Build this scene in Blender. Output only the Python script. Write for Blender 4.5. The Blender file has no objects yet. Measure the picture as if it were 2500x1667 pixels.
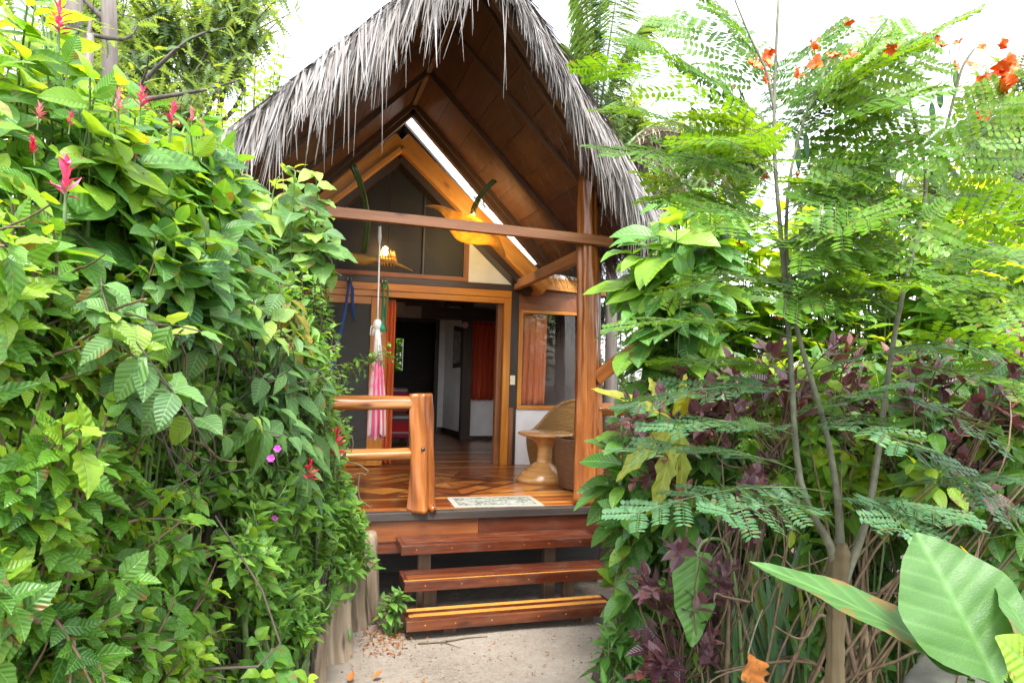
import bpy, bmesh, math, random
import numpy as np
from mathutils import Vector, Matrix
rad = math.radians
C = bpy.context.scene.collection
SC = bpy.context.scene

# ------------------------------------------------------------------ camera
F_PX = 1700.0                      # focal length in pixels of a 2500 px wide picture
EYE = np.array([0.0, 0.0, 1.95])
def _basis(yaw, pitch, roll):
    cy, sy, cp, sp = math.cos(yaw), math.sin(yaw), math.cos(pitch), math.sin(pitch)
    f = np.array([sy*cp, cy*cp, sp]); r = np.array([cy, -sy, 0.0]); u = np.cross(r, f)
    cr, sr = math.cos(roll), math.sin(roll)
    return cr*r + sr*u, -sr*r + cr*u, f
CR, CU, CF = _basis(rad(16.9), rad(2.16), rad(1.62))
cam = bpy.data.cameras.new('camera'); camo = bpy.data.objects.new('camera', cam); C.objects.link(camo)
cam.sensor_width = 36.0; cam.lens = F_PX/2500*36; cam.clip_start = 0.05; cam.clip_end = 500
camo.matrix_world = Matrix(((CR[0], CU[0], -CF[0], EYE[0]), (CR[1], CU[1], -CF[1], EYE[1]), (CR[2], CU[2], -CF[2], EYE[2]), (0, 0, 0, 1)))
SC.camera = camo

# ------------------------------------------------------------------ sky, sun, exposure
SUN_EL, SUN_AZ = rad(64), rad(-172)     # azimuth clockwise from +Y
w = bpy.data.worlds.new('World'); SC.world = w; w.use_nodes = True
nt = w.node_tree; nt.nodes.clear()
sky = nt.nodes.new('ShaderNodeTexSky'); sky.sky_type = 'NISHITA'; sky.sun_disc = False
sky.sun_elevation = SUN_EL; sky.sun_rotation = SUN_AZ; sky.dust_density = 2; sky.air_density = 1.0; sky.ozone_density = 0.5
hs = nt.nodes.new('ShaderNodeHueSaturation'); hs.inputs['Saturation'].default_value = 0.22; hs.inputs['Value'].default_value = 1.0
bg = nt.nodes.new('ShaderNodeBackground'); bg.inputs['Strength'].default_value = 0.15
ow = nt.nodes.new('ShaderNodeOutputWorld')
nt.links.new(sky.outputs[0], hs.inputs['Color']); nt.links.new(hs.outputs[0], bg.inputs['Color']); nt.links.new(bg.outputs[0], ow.inputs['Surface'])
sl = bpy.data.lights.new('sun', 'SUN'); so = bpy.data.objects.new('sun', sl); C.objects.link(so)
sl.energy = 1.3; sl.angle = rad(18); sl.color = (1.0, 0.96, 0.9)
sd = Vector((math.sin(SUN_AZ)*math.cos(SUN_EL), math.cos(SUN_AZ)*math.cos(SUN_EL), math.sin(SUN_EL)))
so.rotation_euler = sd.to_track_quat('Z', 'Y').to_euler()
SC.view_settings.view_transform = 'Standard'; SC.view_settings.look = 'None'
SC.view_settings.exposure = 2.55; SC.view_settings.gamma = 1.0; SC.view_settings.use_curve_mapping = False
SC.cycles.max_bounces = 10; SC.cycles.diffuse_bounces = 5; SC.cycles.glossy_bounces = 4
SC.cycles.transmission_bounces = 6; SC.cycles.transparent_max_bounces = 12
SC.cycles.use_denoising = True; SC.cycles.sample_clamp_indirect = 8
SC.cycles.caustics_reflective = False; SC.cycles.caustics_refractive = False

# ------------------------------------------------------------------ pixel -> point helpers (2500 px photo)
def _ray(x, y): return CF*F_PX + CR*(x-1250) - CU*(y-833.5)
def aty(x, y, Y): d = _ray(x, y); return EYE + d*(Y/d[1])
def atx(x, y, X): d = _ray(x, y); return EYE + d*(X/d[0])
def atz(x, y, Z): d = _ray(x, y); return EYE + d*((Z-EYE[2])/d[2])
def atd(x, y, dep): return EYE + _ray(x, y)*(dep/F_PX)
S = 2500/2352.0
def ad(x, y, dep): return atd(x*S, y*S, dep)      # same for points read off a 2352 px copy

# ------------------------------------------------------------------ object helpers
def tag(o, label=None, cat=None, group=None, kind=None):
    if label: o['label'] = label
    if cat: o['category'] = cat
    if group: o['group'] = group
    if kind: o['kind'] = kind
    return o
def thing(name, label, cat, loc=(0, 0, 0), group=None):
    o = bpy.data.objects.new(name, None); C.objects.link(o); o.location = loc; o.empty_display_size = 0.1
    return tag(o, label, cat, group)
def link(name, me, mat, parent=None):
    o = bpy.data.objects.new(name, me); C.objects.link(o)
    if mat is not None: me.materials.append(mat)
    if parent is not None:
        o.parent = parent
        o.matrix_parent_inverse = Matrix.Translation(-Vector(parent.location)) if parent.parent is None else Matrix.Identity(4)
    return o
def setloc(o, p): o.location = p

class MB:
    """collects boxes, logs, lathes and sheets with a length-wise UV in metres and a random value per piece"""
    def __init__(s): s.v = []; s.f = []; s.uv = []; s.r = []; s.rng = random.Random(len(C.objects)+7)
    def quad_piece(s, verts, faces, uvs, rnd=None):
        b = len(s.v); rnd = s.rng.random() if rnd is None else rnd
        s.v += [tuple(map(float, p)) for p in verts]; s.r += [rnd]*len(verts)
        for f, u in zip(faces, uvs):
            s.f.append(tuple(i+b for i in f)); s.uv += u
        return s
    def beam(s, p0, p1, wd, ht, up=(0, 0, 1), rnd=None, sub=1, bow=0.0):
        p0 = Vector(p0); p1 = Vector(p1); t = (p1-p0); L = t.length; t.normalize()
        u = Vector(up); u = (u - t*u.dot(t)).normalized(); r = t.cross(u)
        o = s.rng.random()*7; vs = []; 
        for k in range(sub+1):
            c = p0 + t*(L*k/sub) + u*bow*math.sin(math.pi*k/sub)
            for a, b in ((-1, -1), (1, -1), (1, 1), (-1, 1)): vs.append(c + r*a*wd/2 + u*b*ht/2)
        fs = []; us = []; per = [0, wd, wd+ht, 2*wd+ht, 2*wd+2*ht]
        for k in range(sub):
            for q in range(4):
                a = k*4+q; b = k*4+(q+1) % 4
                fs.append((a, a+4, b+4, b)); x0 = L*k/sub; x1 = L*(k+1)/sub
                us.append([(x0+o, per[q]+o), (x1+o, per[q]+o), (x1+o, per[q+1]+o), (x0+o, per[q+1]+o)])
        e = sub*4
        fs += [(0, 1, 2, 3), (e+3, e+2, e+1, e)]
        us += [[(o, 0), (o+.02, wd), (o+.02, ht), (o, ht)]]*2
        return s.quad_piece(vs, fs, us, rnd)
    def box(s, x0, x1, y0, y1, z0, z1, axis='x', rnd=None):
        cx, cy, cz = (x0+x1)/2, (y0+y1)/2, (z0+z1)/2
        if axis == 'x': return s.beam((x0, cy, cz), (x1, cy, cz), y1-y0, z1-z0, (0, 0, 1), rnd)
        if axis == 'y': return s.beam((cx, y0, cz), (cx, y1, cz), x1-x0, z1-z0, (0, 0, 1), rnd)
        return s.beam((cx, cy, z0), (cx, cy, z1), x1-x0, y1-y0, (0, 1, 0), rnd)
    def tube(s, pts, rads, sides=12, fl=0.0, nfl=5, seed=0, caps=True, rnd=None, rough=0.0):
        pts = [Vector(p) for p in pts]; n = len(pts); o = s.rng.random()*9; rg = random.Random(seed)
        if not hasattr(rads, '__len__'): rads = [rads]*n
        ph = [rg.random()*6.28 for _ in range(6)]
        vs = []; ln = [0]
        for k in range(1, n): ln.append(ln[-1]+(pts[k]-pts[k-1]).length)
        T0 = (pts[1]-pts[0]).normalized(); ref = Vector((0, 0, 1)) if abs(T0.z) < .9 else Vector((1, 0, 0))
        U = (ref - T0*ref.dot(T0)).normalized()
        for k in range(n):
            T = (pts[min(k+1, n-1)]-pts[max(k-1, 0)]).normalized(); U = (U - T*U.dot(T)).normalized(); W = T.cross(U)
            for q in range(sides):
                a = 2*math.pi*q/sides
                m = 1 + fl*(math.sin(nfl*a+ph[0]+ln[k]*1.1)*.6 + math.sin((nfl-2)*a+ph[1]-ln[k]*1.9)*.5 + math.sin(2*a+ph[2]+ln[k]*2.3)*.5)
                m += rough*math.sin(ln[k]*9+ph[3]+a*2)*math.sin(ln[k]*5.3+ph[4]+3*a)
                vs.append(pts[k] + (U*math.cos(a)+W*math.sin(a))*rads[k]*m)
        fs = []; us = []; per = 2*math.pi*max(rads)
        for k in range(n-1):
            for q in range(sides):
                a = k*sides+q; b = k*sides+(q+1) % sides
                fs.append((a, b, b+sides, a+sides)); v0 = per*q/sides+o; v1 = per*(q+1)/sides+o
                us.append([(ln[k]+o, v0), (ln[k]+o, v1), (ln[k+1]+o, v1), (ln[k+1]+o, v0)])
        if caps:
            fs.append(tuple(range(sides-1, -1, -1))); us.append([(o+.01*math.cos(6.28*q/sides), .3*rads[0]*math.sin(6.28*q/sides)) for q in range(sides)])
            e = (n-1)*sides; fs.append(tuple(range(e, e+sides))); us.append([(o+.01*math.cos(6.28*q/sides), .3*rads[-1]*math.sin(6.28*q/sides)) for q in range(sides)])
        return s.quad_piece(vs, fs, us, rnd)
    def grid(s, fn, nu, nv, ulen=1.0, vlen=1.0, closed_u=False, rnd=None, flip=False):
        """fn(i/nu, j/nv) -> point"""
        vs = [fn(i/nu, j/nv) for j in range(nv+1) for i in range(nu+(0 if closed_u else 1))]
        cols = nu if closed_u else nu+1; fs = []; us = []
        for j in range(nv):
            for i in range(nu):
                a = j*cols+i; b = j*cols+(i+1) % cols; q = (a, b, b+cols, a+cols)
                uv = [(i/nu*ulen, j/nv*vlen), ((i+1)/nu*ulen, j/nv*vlen), ((i+1)/nu*ulen, (j+1)/nv*vlen), (i/nu*ulen, (j+1)/nv*vlen)]
                if flip: q = q[::-1]; uv = uv[::-1]
                fs.append(q); us.append(uv)
        return s.quad_piece(vs, fs, us, rnd)
    def poly(s, pts, th, direction, rnd=None, us=1.0):
        """flat polygon with thickness th along direction"""
        d = Vector(direction)*th; n = len(pts); P = [Vector(p) for p in pts]; vs = P+[p+d for p in P]
        fs = [tuple(range(n)), tuple(range(2*n-1, n-1, -1))]; uv = [[(p.x*us, p.z*us) for p in P], [(p.x*us, p.z*us) for p in P][::-1]]
        for k in range(n):
            a, b = k, (k+1) % n; fs.append((a, a+n, b+n, b)); L = (P[b]-P[a]).length
            uv.append([(0, 0), (0, th), (L, th), (L, 0)])
        return s.quad_piece(vs, fs, uv, rnd)
    def build(s, name, mat, parent=None, smooth=False, bevel=0.0, subsurf=0):
        me = bpy.data.meshes.new(name); me.from_pydata(s.v, [], s.f)
        l = me.uv_layers.new(name='UVMap'); l.data.foreach_set('uv', np.array(s.uv, dtype=np.float32).ravel())
        at = me.attributes.new('rnd', 'FLOAT', 'POINT'); at.data.foreach_set('value', np.array(s.r, dtype=np.float32))
        bm = bmesh.new(); bm.from_mesh(me); bmesh.ops.recalc_face_normals(bm, faces=bm.faces); bm.to_mesh(me); bm.free()
        if smooth: me.shade_smooth()
        o = link(name, me, mat, parent)
        if bevel:
            b = o.modifiers.new('bevel', 'BEVEL'); b.width = bevel; b.segments = 2; b.limit_method = 'ANGLE'; b.harden_normals = False
        if subsurf:
            b = o.modifiers.new('sub', 'SUBSURF'); b.levels = subsurf; b.render_levels = subsurf
        return o

# ------------------------------------------------------------------ materials
def new_mat(name):
    m = bpy.data.materials.new(name); m.use_nodes = True; t = m.node_tree; t.nodes.clear()
    out = t.nodes.new('ShaderNodeOutputMaterial'); bs = t.nodes.new('ShaderNodeBsdfPrincipled')
    t.links.new(bs.outputs[0], out.inputs[0])
    return m, t, bs, out
def N(t, typ, **kw):
    n = t.nodes.new(typ)
    for k, v in kw.items():
        if k.startswith('i_'): n.inputs[int(k[2:])].default_value = v
        else: setattr(n, k, v)
    return n
def ramp(t, stops, interp='LINEAR'):
    r = t.nodes.new('ShaderNodeValToRGB'); e = r.color_ramp.elements; r.color_ramp.interpolation = interp
    while len(e) < len(stops): e.new(0.5)
    for k, (p, c) in enumerate(stops): e[k].position = p; e[k].color = (*c, 1)
    return r
def mapped(t, src, scale, off=(0, 0, 0)):
    mp = N(t, 'ShaderNodeMapping'); mp.inputs['Scale'].default_value = scale; mp.inputs['Location'].default_value = off
    t.links.new(src, mp.inputs[0]); return mp.outputs[0]
def math_(t, op, a, b=None, c=None):
    n = N(t, 'ShaderNodeMath', operation=op)
    for k, v in enumerate((a, b, c)):
        if v is None: continue
        if isinstance(v, (int, float)): n.inputs[k].default_value = v
        else: t.links.new(v, n.inputs[k])
    return n.outputs[0]
def bump(t, bs, h, strength, dist=0.01):
    b = N(t, 'ShaderNodeBump'); b.inputs['Strength'].default_value = strength; b.inputs['Distance'].default_value = dist
    t.links.new(h, b.inputs['Height']); t.links.new(b.outputs[0], bs.inputs['Normal']); return b

def wood(name, dark, mid, light, rough=0.35, coat=0.0, fine=30, knots=True, bmp=0.15, vary=0.5, dust=0.0):
    m, t, bs, out = new_mat(name)
    uv = N(t, 'ShaderNodeUVMap').outputs[0]; rn = N(t, 'ShaderNodeAttribute', attribute_name='rnd').outputs['Fac']
    off = N(t, 'ShaderNodeVectorMath', operation='ADD'); cmb = N(t, 'ShaderNodeCombineXYZ'); 
    t.links.new(math_(t, 'MULTIPLY', rn, 37.0), cmb.inputs[0]); t.links.new(math_(t, 'MULTIPLY', rn, 11.0), cmb.inputs[1])
    t.links.new(uv, off.inputs[0]); t.links.new(cmb.outputs[0], off.inputs[1]); v = off.outputs[0]
    n1 = N(t, 'ShaderNodeTexNoise'); n1.inputs['Scale'].default_value = 1; n1.inputs['Detail'].default_value = 7; n1.inputs['Roughness'].default_value = .65; n1.inputs['Distortion'].default_value = .5
    t.links.new(mapped(t, v, (1.3, fine, 1)), n1.inputs['Vector'])
    n2 = N(t, 'ShaderNodeTexNoise'); n2.inputs['Scale'].default_value = 1; n2.inputs['Detail'].default_value = 3; n2.inputs['Distortion'].default_value = 1.2
    t.links.new(mapped(t, v, (.9, 7, 1)), n2.inputs['Vector'])
    n3 = N(t, 'ShaderNodeTexNoise'); n3.inputs['Scale'].default_value = 2.2; n3.inputs['Detail'].default_value = 4
    t.links.new(v, n3.inputs['Vector'])
    a = math_(t, 'MULTIPLY', n1.outputs['Fac'], .55); a = math_(t, 'MULTIPLY_ADD', n2.outputs['Fac'], .45, a)
    a = math_(t, 'ADD', a, math_(t, 'MULTIPLY', math_(t, 'SUBTRACT', rn, .5), vary*.5))
    a = math_(t, 'ADD', a, math_(t, 'MULTIPLY', math_(t, 'SUBTRACT', n3.outputs['Fac'], .5), .25))
    r = ramp(t, [(.28, dark), (.5, mid), (.74, light)]); t.links.new(a, r.inputs[0])
    col = r.outputs[0]
    if knots:
        vo = N(t, 'ShaderNodeTexVoronoi'); vo.inputs['Scale'].default_value = 1; vo.inputs['Randomness'].default_value = 1
        t.links.new(mapped(t, v, (1.7, 5, 1)), vo.inputs['Vector'])
        kr = ramp(t, [(.0, (1, 1, 1)), (.05, (.7, .7, .7)), (.13, (0, 0, 0))]); t.links.new(vo.outputs['Distance'], kr.inputs[0])
        mx = N(t, 'ShaderNodeMix', data_type='RGBA'); t.links.new(kr.outputs[0], mx.inputs[0]); t.links.new(col, mx.inputs[6])
        mx.inputs[7].default_value = (dark[0]*.5, dark[1]*.4, dark[2]*.4, 1); col = mx.outputs[2]
    if dust:
        nd = N(t, 'ShaderNodeTexNoise'); nd.inputs['Scale'].default_value = 1; nd.inputs['Detail'].default_value = 8; nd.inputs['Roughness'].default_value = .75
        tcd = N(t, 'ShaderNodeTexCoord'); t.links.new(mapped(t, tcd.outputs['Object'], (4, 9, 9)), nd.inputs['Vector'])
        dr = ramp(t, [(.48, (0, 0, 0)), (.72, (1, 1, 1))]); t.links.new(nd.outputs['Fac'], dr.inputs[0])
        md = N(t, 'ShaderNodeMix', data_type='RGBA'); t.links.new(math_(t, 'MULTIPLY', dr.outputs[0], dust), md.inputs[0]); t.links.new(col, md.inputs[6]); md.inputs[7].default_value = (.17, .12, .085, 1); col = md.outputs[2]
    t.links.new(col, bs.inputs['Base Color'])
    rr = math_(t, 'MULTIPLY_ADD', n3.outputs['Fac'], .25, rough-.12); t.links.new(rr, bs.inputs['Roughness'])
    bs.inputs['Coat Weight'].default_value = coat; bs.inputs['Coat Roughness'].default_value = .12
    bump(t, bs, n1.outputs['Fac'], bmp, .004)
    return m
W_ORANGE = wood('varnished_orange_wood', (.40, .145, .022), (.64, .27, .055), (.76, .40, .11), .4, .05, vary=.3)
W_FRAME = wood('varnished_amber_wood', (.32, .10, .008), (.52, .19, .015), (.66, .30, .035), .42, .08, knots=False, vary=.35)
W_LOG = wood('varnished_log', (.11, .033, .008), (.31, .115, .025), (.48, .23, .065), .36, .2, 22, bmp=.5, vary=.2)
W_POST = wood('varnished_red_log', (.035, .009, .003), (.26, .075, .012), (.46, .175, .034), .36, .15, 15, bmp=.8, vary=.15)
W_BEAM = wood('weathered_beam', (.13, .045, .016), (.27, .10, .035), (.40, .18, .07), .5, .05)
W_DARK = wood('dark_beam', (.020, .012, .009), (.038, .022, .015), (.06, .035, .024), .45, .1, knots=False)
W_CEIL = wood('ceiling_board', (.060, .022, .012), (.10, .037, .018), (.145, .058, .028), .6, 0, 14, bmp=.05, vary=.4)
W_RAFT = wood('rafter_wood', (.05, .023, .012), (.085, .038, .019), (.13, .065, .033), .55, 0, knots=False)
W_STEP = wood('step_plank', (.028, .006, .003), (.075, .016, .006), (.20, .056, .014), .30, .2, 26, bmp=.2, vary=.5, dust=.32)
W_STRIP = wood('light_step_strip', (.36, .14, .025), (.52, .24, .05), (.66, .36, .09), .28, .5, knots=False)
W_SKIRT = wood('skirt_board', (.04, .008, .004), (.10, .024, .009), (.25, .078, .018), .34, .15, 20, vary=.9, dust=.25)
W_NOSE = wood('dark_nosing', (.018, .014, .012), (.035, .027, .023), (.07, .055, .045), .45, .1, knots=False)
W_PLANKLEG = wood('step_leg', (.07, .038, .020), (.12, .068, .038), (.19, .115, .068), .7, 0)
W_TABLE = wood('table_wood', (.38, .17, .05), (.52, .27, .09), (.64, .38, .15), .25, .6, 10, knots=False, bmp=.03, vary=.1)
W_PALE = wood('grey_stump', (.035, .025, .015), (.22, .165, .11), (.40, .33, .24), .9, 0, 18, bmp=1.0, vary=.3)
W_BARK = wood('grey_bark', (.045, .032, .014), (.13, .098, .048), (.25, .20, .11), .85, 0, 16, bmp=.9)
W_TREEBARK = wood('tree_bark', (.06, .05, .045), (.13, .11, .10), (.22, .19, .17), .85, 0, 30, bmp=.6, knots=False)

def plain(name, col, rough=.6, var=.15, scale=20, bmp=.1, coat=0, sheen=0):
    m, t, bs, out = new_mat(name)
    tc = N(t, 'ShaderNodeTexCoord'); n = N(t, 'ShaderNodeTexNoise'); n.inputs['Scale'].default_value = scale; n.inputs['Detail'].default_value = 5
    t.links.new(tc.outputs['Object'], n.inputs['Vector'])
    r = ramp(t, [(.3, tuple(c*(1-var) for c in col)), (.7, tuple(min(1, c*(1+var)) for c in col))]); t.links.new(n.outputs['Fac'], r.inputs[0])
    t.links.new(r.outputs[0], bs.inputs['Base Color']); bs.inputs['Roughness'].default_value = rough
    bs.inputs['Coat Weight'].default_value = coat; bs.inputs['Sheen Weight'].default_value = sheen
    if bmp: bump(t, bs, n.outputs['Fac'], bmp, .01)
    return m
M_PLASTER = plain('white_plaster', (.74, .73, .72), .85, .06, 6, .25)
M_STEM = plain('green_stem', (.10, .16, .05), .6, .3, 30, .1)
M_BROWNSTEM = plain('brown_twig', (.12, .082, .045), .75, .35, 25, .3)
M_GREYSTEM = plain('grey_green_stem', (.115, .118, .078), .7, .4, 22, .4)
M_DARKSTEM = plain('dark_twig', (.07, .055, .04), .75, .3, 25, .3)
M_PURPLESTEM = plain('purple_stem', (.10, .05, .05), .6, .3, 30, .1)
M_WHITEROPE = plain('white_rope', (.72, .68, .62), .9, .1, 120, .4)
M_BLUE = plain('blue_rope', (.015, .075, .32), .7, .25, 150, .4)
M_GREEN = plain('green_rope', (.01, .26, .13), .7, .25, 150, .4)
M_METAL = plain('steel_hook', (.35, .34, .32), .35, .1, 40, 0)
M_METAL.node_tree.nodes['Principled BSDF'].inputs['Metallic'].default_value = 1
M_SWITCH = plain('ivory_plastic', (.72, .66, .50), .4, .04, 10, 0)
M_PALMSTALK = plain('green_palm_stalk', (.045, .10, .02), .35, .4, 12, .1, .3)
M_STONE = plain('mossy_stone', (.055, .058, .045), .9, .5, 7, .8)
M_RED = plain('red_flower', (.55, .015, .06), .5, .2, 40, 0)
M_PINK = plain('pink_flower', (.72, .10, .22), .5, .25, 40, 0)
M_PALEPINK = plain('pale_pink_flower', (.75, .28, .30), .5, .2, 40, 0)
M_MAGENTA = plain('magenta_flower', (.50, .05, .42), .5, .2, 40, 0)
M_ORANGEFL = plain('orange_flower', (.85, .13, .015), .5, .35, 30, 0)
M_BUDRED = plain('dried_red_bud', (.32, .06, .025), .7, .3, 40, 0)
def curtain(name, col, trans):
    m, t, bs, out = new_mat(name); bs.inputs['Base Color'].default_value = (*col, 1); bs.inputs['Roughness'].default_value = .85; bs.inputs['Sheen Weight'].default_value = .2
    tr = N(t, 'ShaderNodeBsdfTranslucent'); tr.inputs[0].default_value = (*col, 1); mx = N(t, 'ShaderNodeMixShader'); mx.inputs[0].default_value = trans
    t.links.new(bs.outputs[0], mx.inputs[1]); t.links.new(tr.outputs[0], mx.inputs[2]); t.links.new(mx.outputs[0], out.inputs[0]); return m
M_CURTAIN = curtain('orange_curtain_cloth', (.82, .17, .03), .3)
M_CURTAIN_DIM = curtain('rust_curtain_cloth', (.62, .075, .02), .35)
M_CURTAIN_PINK = curtain('salmon_curtain_cloth', (.88, .30, .13), .15)
def glass(name, tint, refl=.5, clear=.8):
    m, t, bs, out = new_mat(name); t.nodes.remove(bs)
    g = N(t, 'ShaderNodeBsdfGlossy'); g.inputs[0].default_value = (.9, .9, .9, 1); g.inputs['Roughness'].default_value = .02
    tr = N(t, 'ShaderNodeBsdfTransparent'); tr.inputs[0].default_value = (*tint, 1); fr = N(t, 'ShaderNodeFresnel'); fr.inputs[0].default_value = 1.5
    tc = N(t, 'ShaderNodeTexCoord'); n = N(t, 'ShaderNodeTexNoise'); n.inputs['Scale'].default_value = 1.3; t.links.new(tc.outputs['Object'], n.inputs['Vector'])
    b = N(t, 'ShaderNodeBump'); b.inputs['Strength'].default_value = .03; t.links.new(n.outputs['Fac'], b.inputs['Height']); t.links.new(b.outputs[0], g.inputs['Normal'])
    mx = N(t, 'ShaderNodeMixShader'); f = math_(t, 'MULTIPLY_ADD', fr.outputs[0], .45, refl); t.links.new(f, mx.inputs[0])
    t.links.new(tr.outputs[0], mx.inputs[1]); t.links.new(g.outputs[0], mx.inputs[2]); t.links.new(mx.outputs[0], out.inputs[0]); return m
M_GLASS = glass('dark_window_glass', (.92, .92, .92), .0)
def screen_mat(name, col, op):
    m, t, bs, out = new_mat(name); bs.inputs['Base Color'].default_value = (*col, 1); bs.inputs['Roughness'].default_value = .6
    tr = N(t, 'ShaderNodeBsdfTransparent'); mx = N(t, 'ShaderNodeMixShader'); mx.inputs[0].default_value = op
    t.links.new(tr.outputs[0], mx.inputs[1]); t.links.new(bs.outputs[0], mx.inputs[2]); t.links.new(mx.outputs[0], out.inputs[0]); return m
M_SCREEN = screen_mat('insect_screen', (.045, .046, .042), .78)
M_LOFTSCREEN = screen_mat('loft_screen', (.016, .013, .014), .86)
def thatch_mat(name, stops, rough=.8):
    m, t, bs, out = new_mat(name); rn = N(t, 'ShaderNodeAttribute', attribute_name='rnd').outputs['Fac']
    r = ramp(t, stops); t.links.new(rn, r.inputs[0]); uv = N(t, 'ShaderNodeUVMap').outputs[0]
    n = N(t, 'ShaderNodeTexNoise'); n.inputs['Scale'].default_value = 1; n.inputs['Detail'].default_value = 4; t.links.new(mapped(t, uv, (9, 3, 1)), n.inputs['Vector'])
    mx = N(t, 'ShaderNodeMix', data_type='RGBA', blend_type='MULTIPLY'); mx.inputs[0].default_value = .6
    rr = ramp(t, [(.3, (.55, .55, .56)), (.7, (1, 1, 1))]); t.links.new(n.outputs['Fac'], rr.inputs[0])
    t.links.new(r.outputs[0], mx.inputs[6]); t.links.new(rr.outputs[0], mx.inputs[7]); t.links.new(mx.outputs[2], bs.inputs['Base Color'])
    bs.inputs['Roughness'].default_value = rough; return m
M_THATCH = thatch_mat('grey_palm_thatch', [(0, (.05, .041, .034)), (.25, (.125, .11, .10)), (.45, (.18, .166, .16)), (.6, (.21, .182, .155)), (.75, (.235, .22, .216)), (1, (.31, .292, .287))])
M_THATCHBED = plain('dark_thatch_bed', (.07, .06, .055), .95, .5, 40, .8)
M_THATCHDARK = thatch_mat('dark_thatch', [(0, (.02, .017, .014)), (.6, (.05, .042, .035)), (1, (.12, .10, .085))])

def leaf_mat(name, deep, fresh, vein, trans=.35, rough=.42, nv=9, back=None, spec=.42, bm=.35, blem=.30, fine=False, yellow=None, tcol=None, brighten=1.0):
    m, t, bs, out = new_mat(name)
    uv = N(t, 'ShaderNodeUVMap').outputs[0]; rn = N(t, 'ShaderNodeAttribute', attribute_name='rnd').outputs['Fac']
    sp = N(t, 'ShaderNodeSeparateXYZ'); t.links.new(uv, sp.inputs[0])
    ax = math_(t, 'ABSOLUTE', math_(t, 'SUBTRACT', sp.outputs[0], .5))
    st = [(0, deep), (.75, fresh)]
    st.append((1.0, yellow if yellow else tuple(min(1, c*1.25) for c in fresh)))
    r = ramp(t, st); t.links.new(rn, r.inputs[0])
    n = N(t, 'ShaderNodeTexNoise'); n.inputs['Scale'].default_value = 3; n.inputs['Detail'].default_value = 3
    tc = N(t, 'ShaderNodeTexCoord'); t.links.new(mapped(t, tc.outputs['Object'], (7, 7, 7)), n.inputs['Vector'])
    hv = N(t, 'ShaderNodeMix', data_type='RGBA', blend_type='MULTIPLY'); hv.inputs[0].default_value = .5
    r2 = ramp(t, [(.3, (.62, .66, .6)), (.7, (1.1, 1.08, 1.05))]); t.links.new(n.outputs['Fac'], r2.inputs[0]); t.links.new(r.outputs[0], hv.inputs[6]); t.links.new(r2.outputs[0], hv.inputs[7])
    # veins: midrib + side veins
    mid = math_(t, 'SUBTRACT', 1.0, math_(t, 'MINIMUM', math_(t, 'MULTIPLY', ax, 22.0), 1.0))
    ph = math_(t, 'MULTIPLY', math_(t, 'SUBTRACT', sp.outputs[1], math_(t, 'MULTIPLY', ax, .45)), nv*6.283)
    sv = math_(t, 'POWER', math_(t, 'MULTIPLY_ADD', math_(t, 'SINE', ph), .5, .5), 7.0)
    vv = math_(t, 'MAXIMUM', mid, math_(t, 'MULTIPLY', sv, .45))
    mv = N(t, 'ShaderNodeMix', data_type='RGBA'); t.links.new(math_(t, 'MULTIPLY', vv, .6), mv.inputs[0]); t.links.new(hv.outputs[2], mv.inputs[6]); mv.inputs[7].default_value = (*vein, 1)
    col = mv.outputs[2]
    n5 = N(t, 'ShaderNodeTexNoise'); n5.inputs['Scale'].default_value = 1; n5.inputs['Detail'].default_value = 5; n5.inputs['Roughness'].default_value = .7
    t.links.new(mapped(t, tc.outputs['Object'], (23, 23, 23)), n5.inputs['Vector'])
    hsh = math_(t, 'FRACT', math_(t, 'MULTIPLY', rn, 173.31)); edge = math_(t, 'MULTIPLY', ax, .35)
    bl = math_(t, 'MULTIPLY', math_(t, 'GREATER_THAN', math_(t, 'ADD', n5.outputs['Fac'], edge), .665), math_(t, 'GREATER_THAN', hsh, 1-blem))
    mb = N(t, 'ShaderNodeMix', data_type='RGBA'); t.links.new(math_(t, 'MULTIPLY', bl, .8), mb.inputs[0]); t.links.new(col, mb.inputs[6]); mb.inputs[7].default_value = (.16, .085, .02, 1); col = mb.outputs[2]
    rough_n = math_(t, 'MULTIPLY_ADD', hsh, .24, rough-.10); t.links.new(rough_n, bs.inputs['Roughness'])
    t.links.new(col, bs.inputs['Base Color']); bs.inputs['Specular IOR Level'].default_value = spec
    h = math_(t, 'SUBTRACT', math_(t, 'MULTIPLY_ADD', math_(t, 'SINE', ph), -.5, .5), mid)
    if fine:
        vf = N(t, 'ShaderNodeTexVoronoi', feature='DISTANCE_TO_EDGE'); vf.inputs['Scale'].default_value = 1; t.links.new(mapped(t, uv, (26, 52, 1)), vf.inputs['Vector'])
        cell = math_(t, 'MINIMUM', math_(t, 'MULTIPLY', vf.outputs['Distance'], 6.0), 1.0); h = math_(t, 'MULTIPLY_ADD', cell, .18, h)
    bump(t, bs, h, bm, .006)
    tr = N(t, 'ShaderNodeBsdfTranslucent'); 
    tm = N(t, 'ShaderNodeMix', data_type='RGBA', blend_type='MULTIPLY'); tm.inputs[0].default_value = 1; t.links.new(col, tm.inputs[6])
    tm.inputs[7].default_value = (*(tcol or (2.6, 2.1, .7)), 1); t.links.new(tm.outputs[2], tr.inputs[0])
    mx = N(t, 'ShaderNodeMixShader'); mx.inputs[0].default_value = trans
    t.links.new(bs.outputs[0], mx.inputs[1]); t.links.new(tr.outputs[0], mx.inputs[2]); t.links.new(mx.outputs[0], out.inputs[0])
    return m
L_CLOAK = leaf_mat('broad_ribbed_leaf', (.032, .105, .034), (.10, .25, .03), (.16, .32, .09), .40, .33, 11, yellow=(.24, .38, .025))
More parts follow.
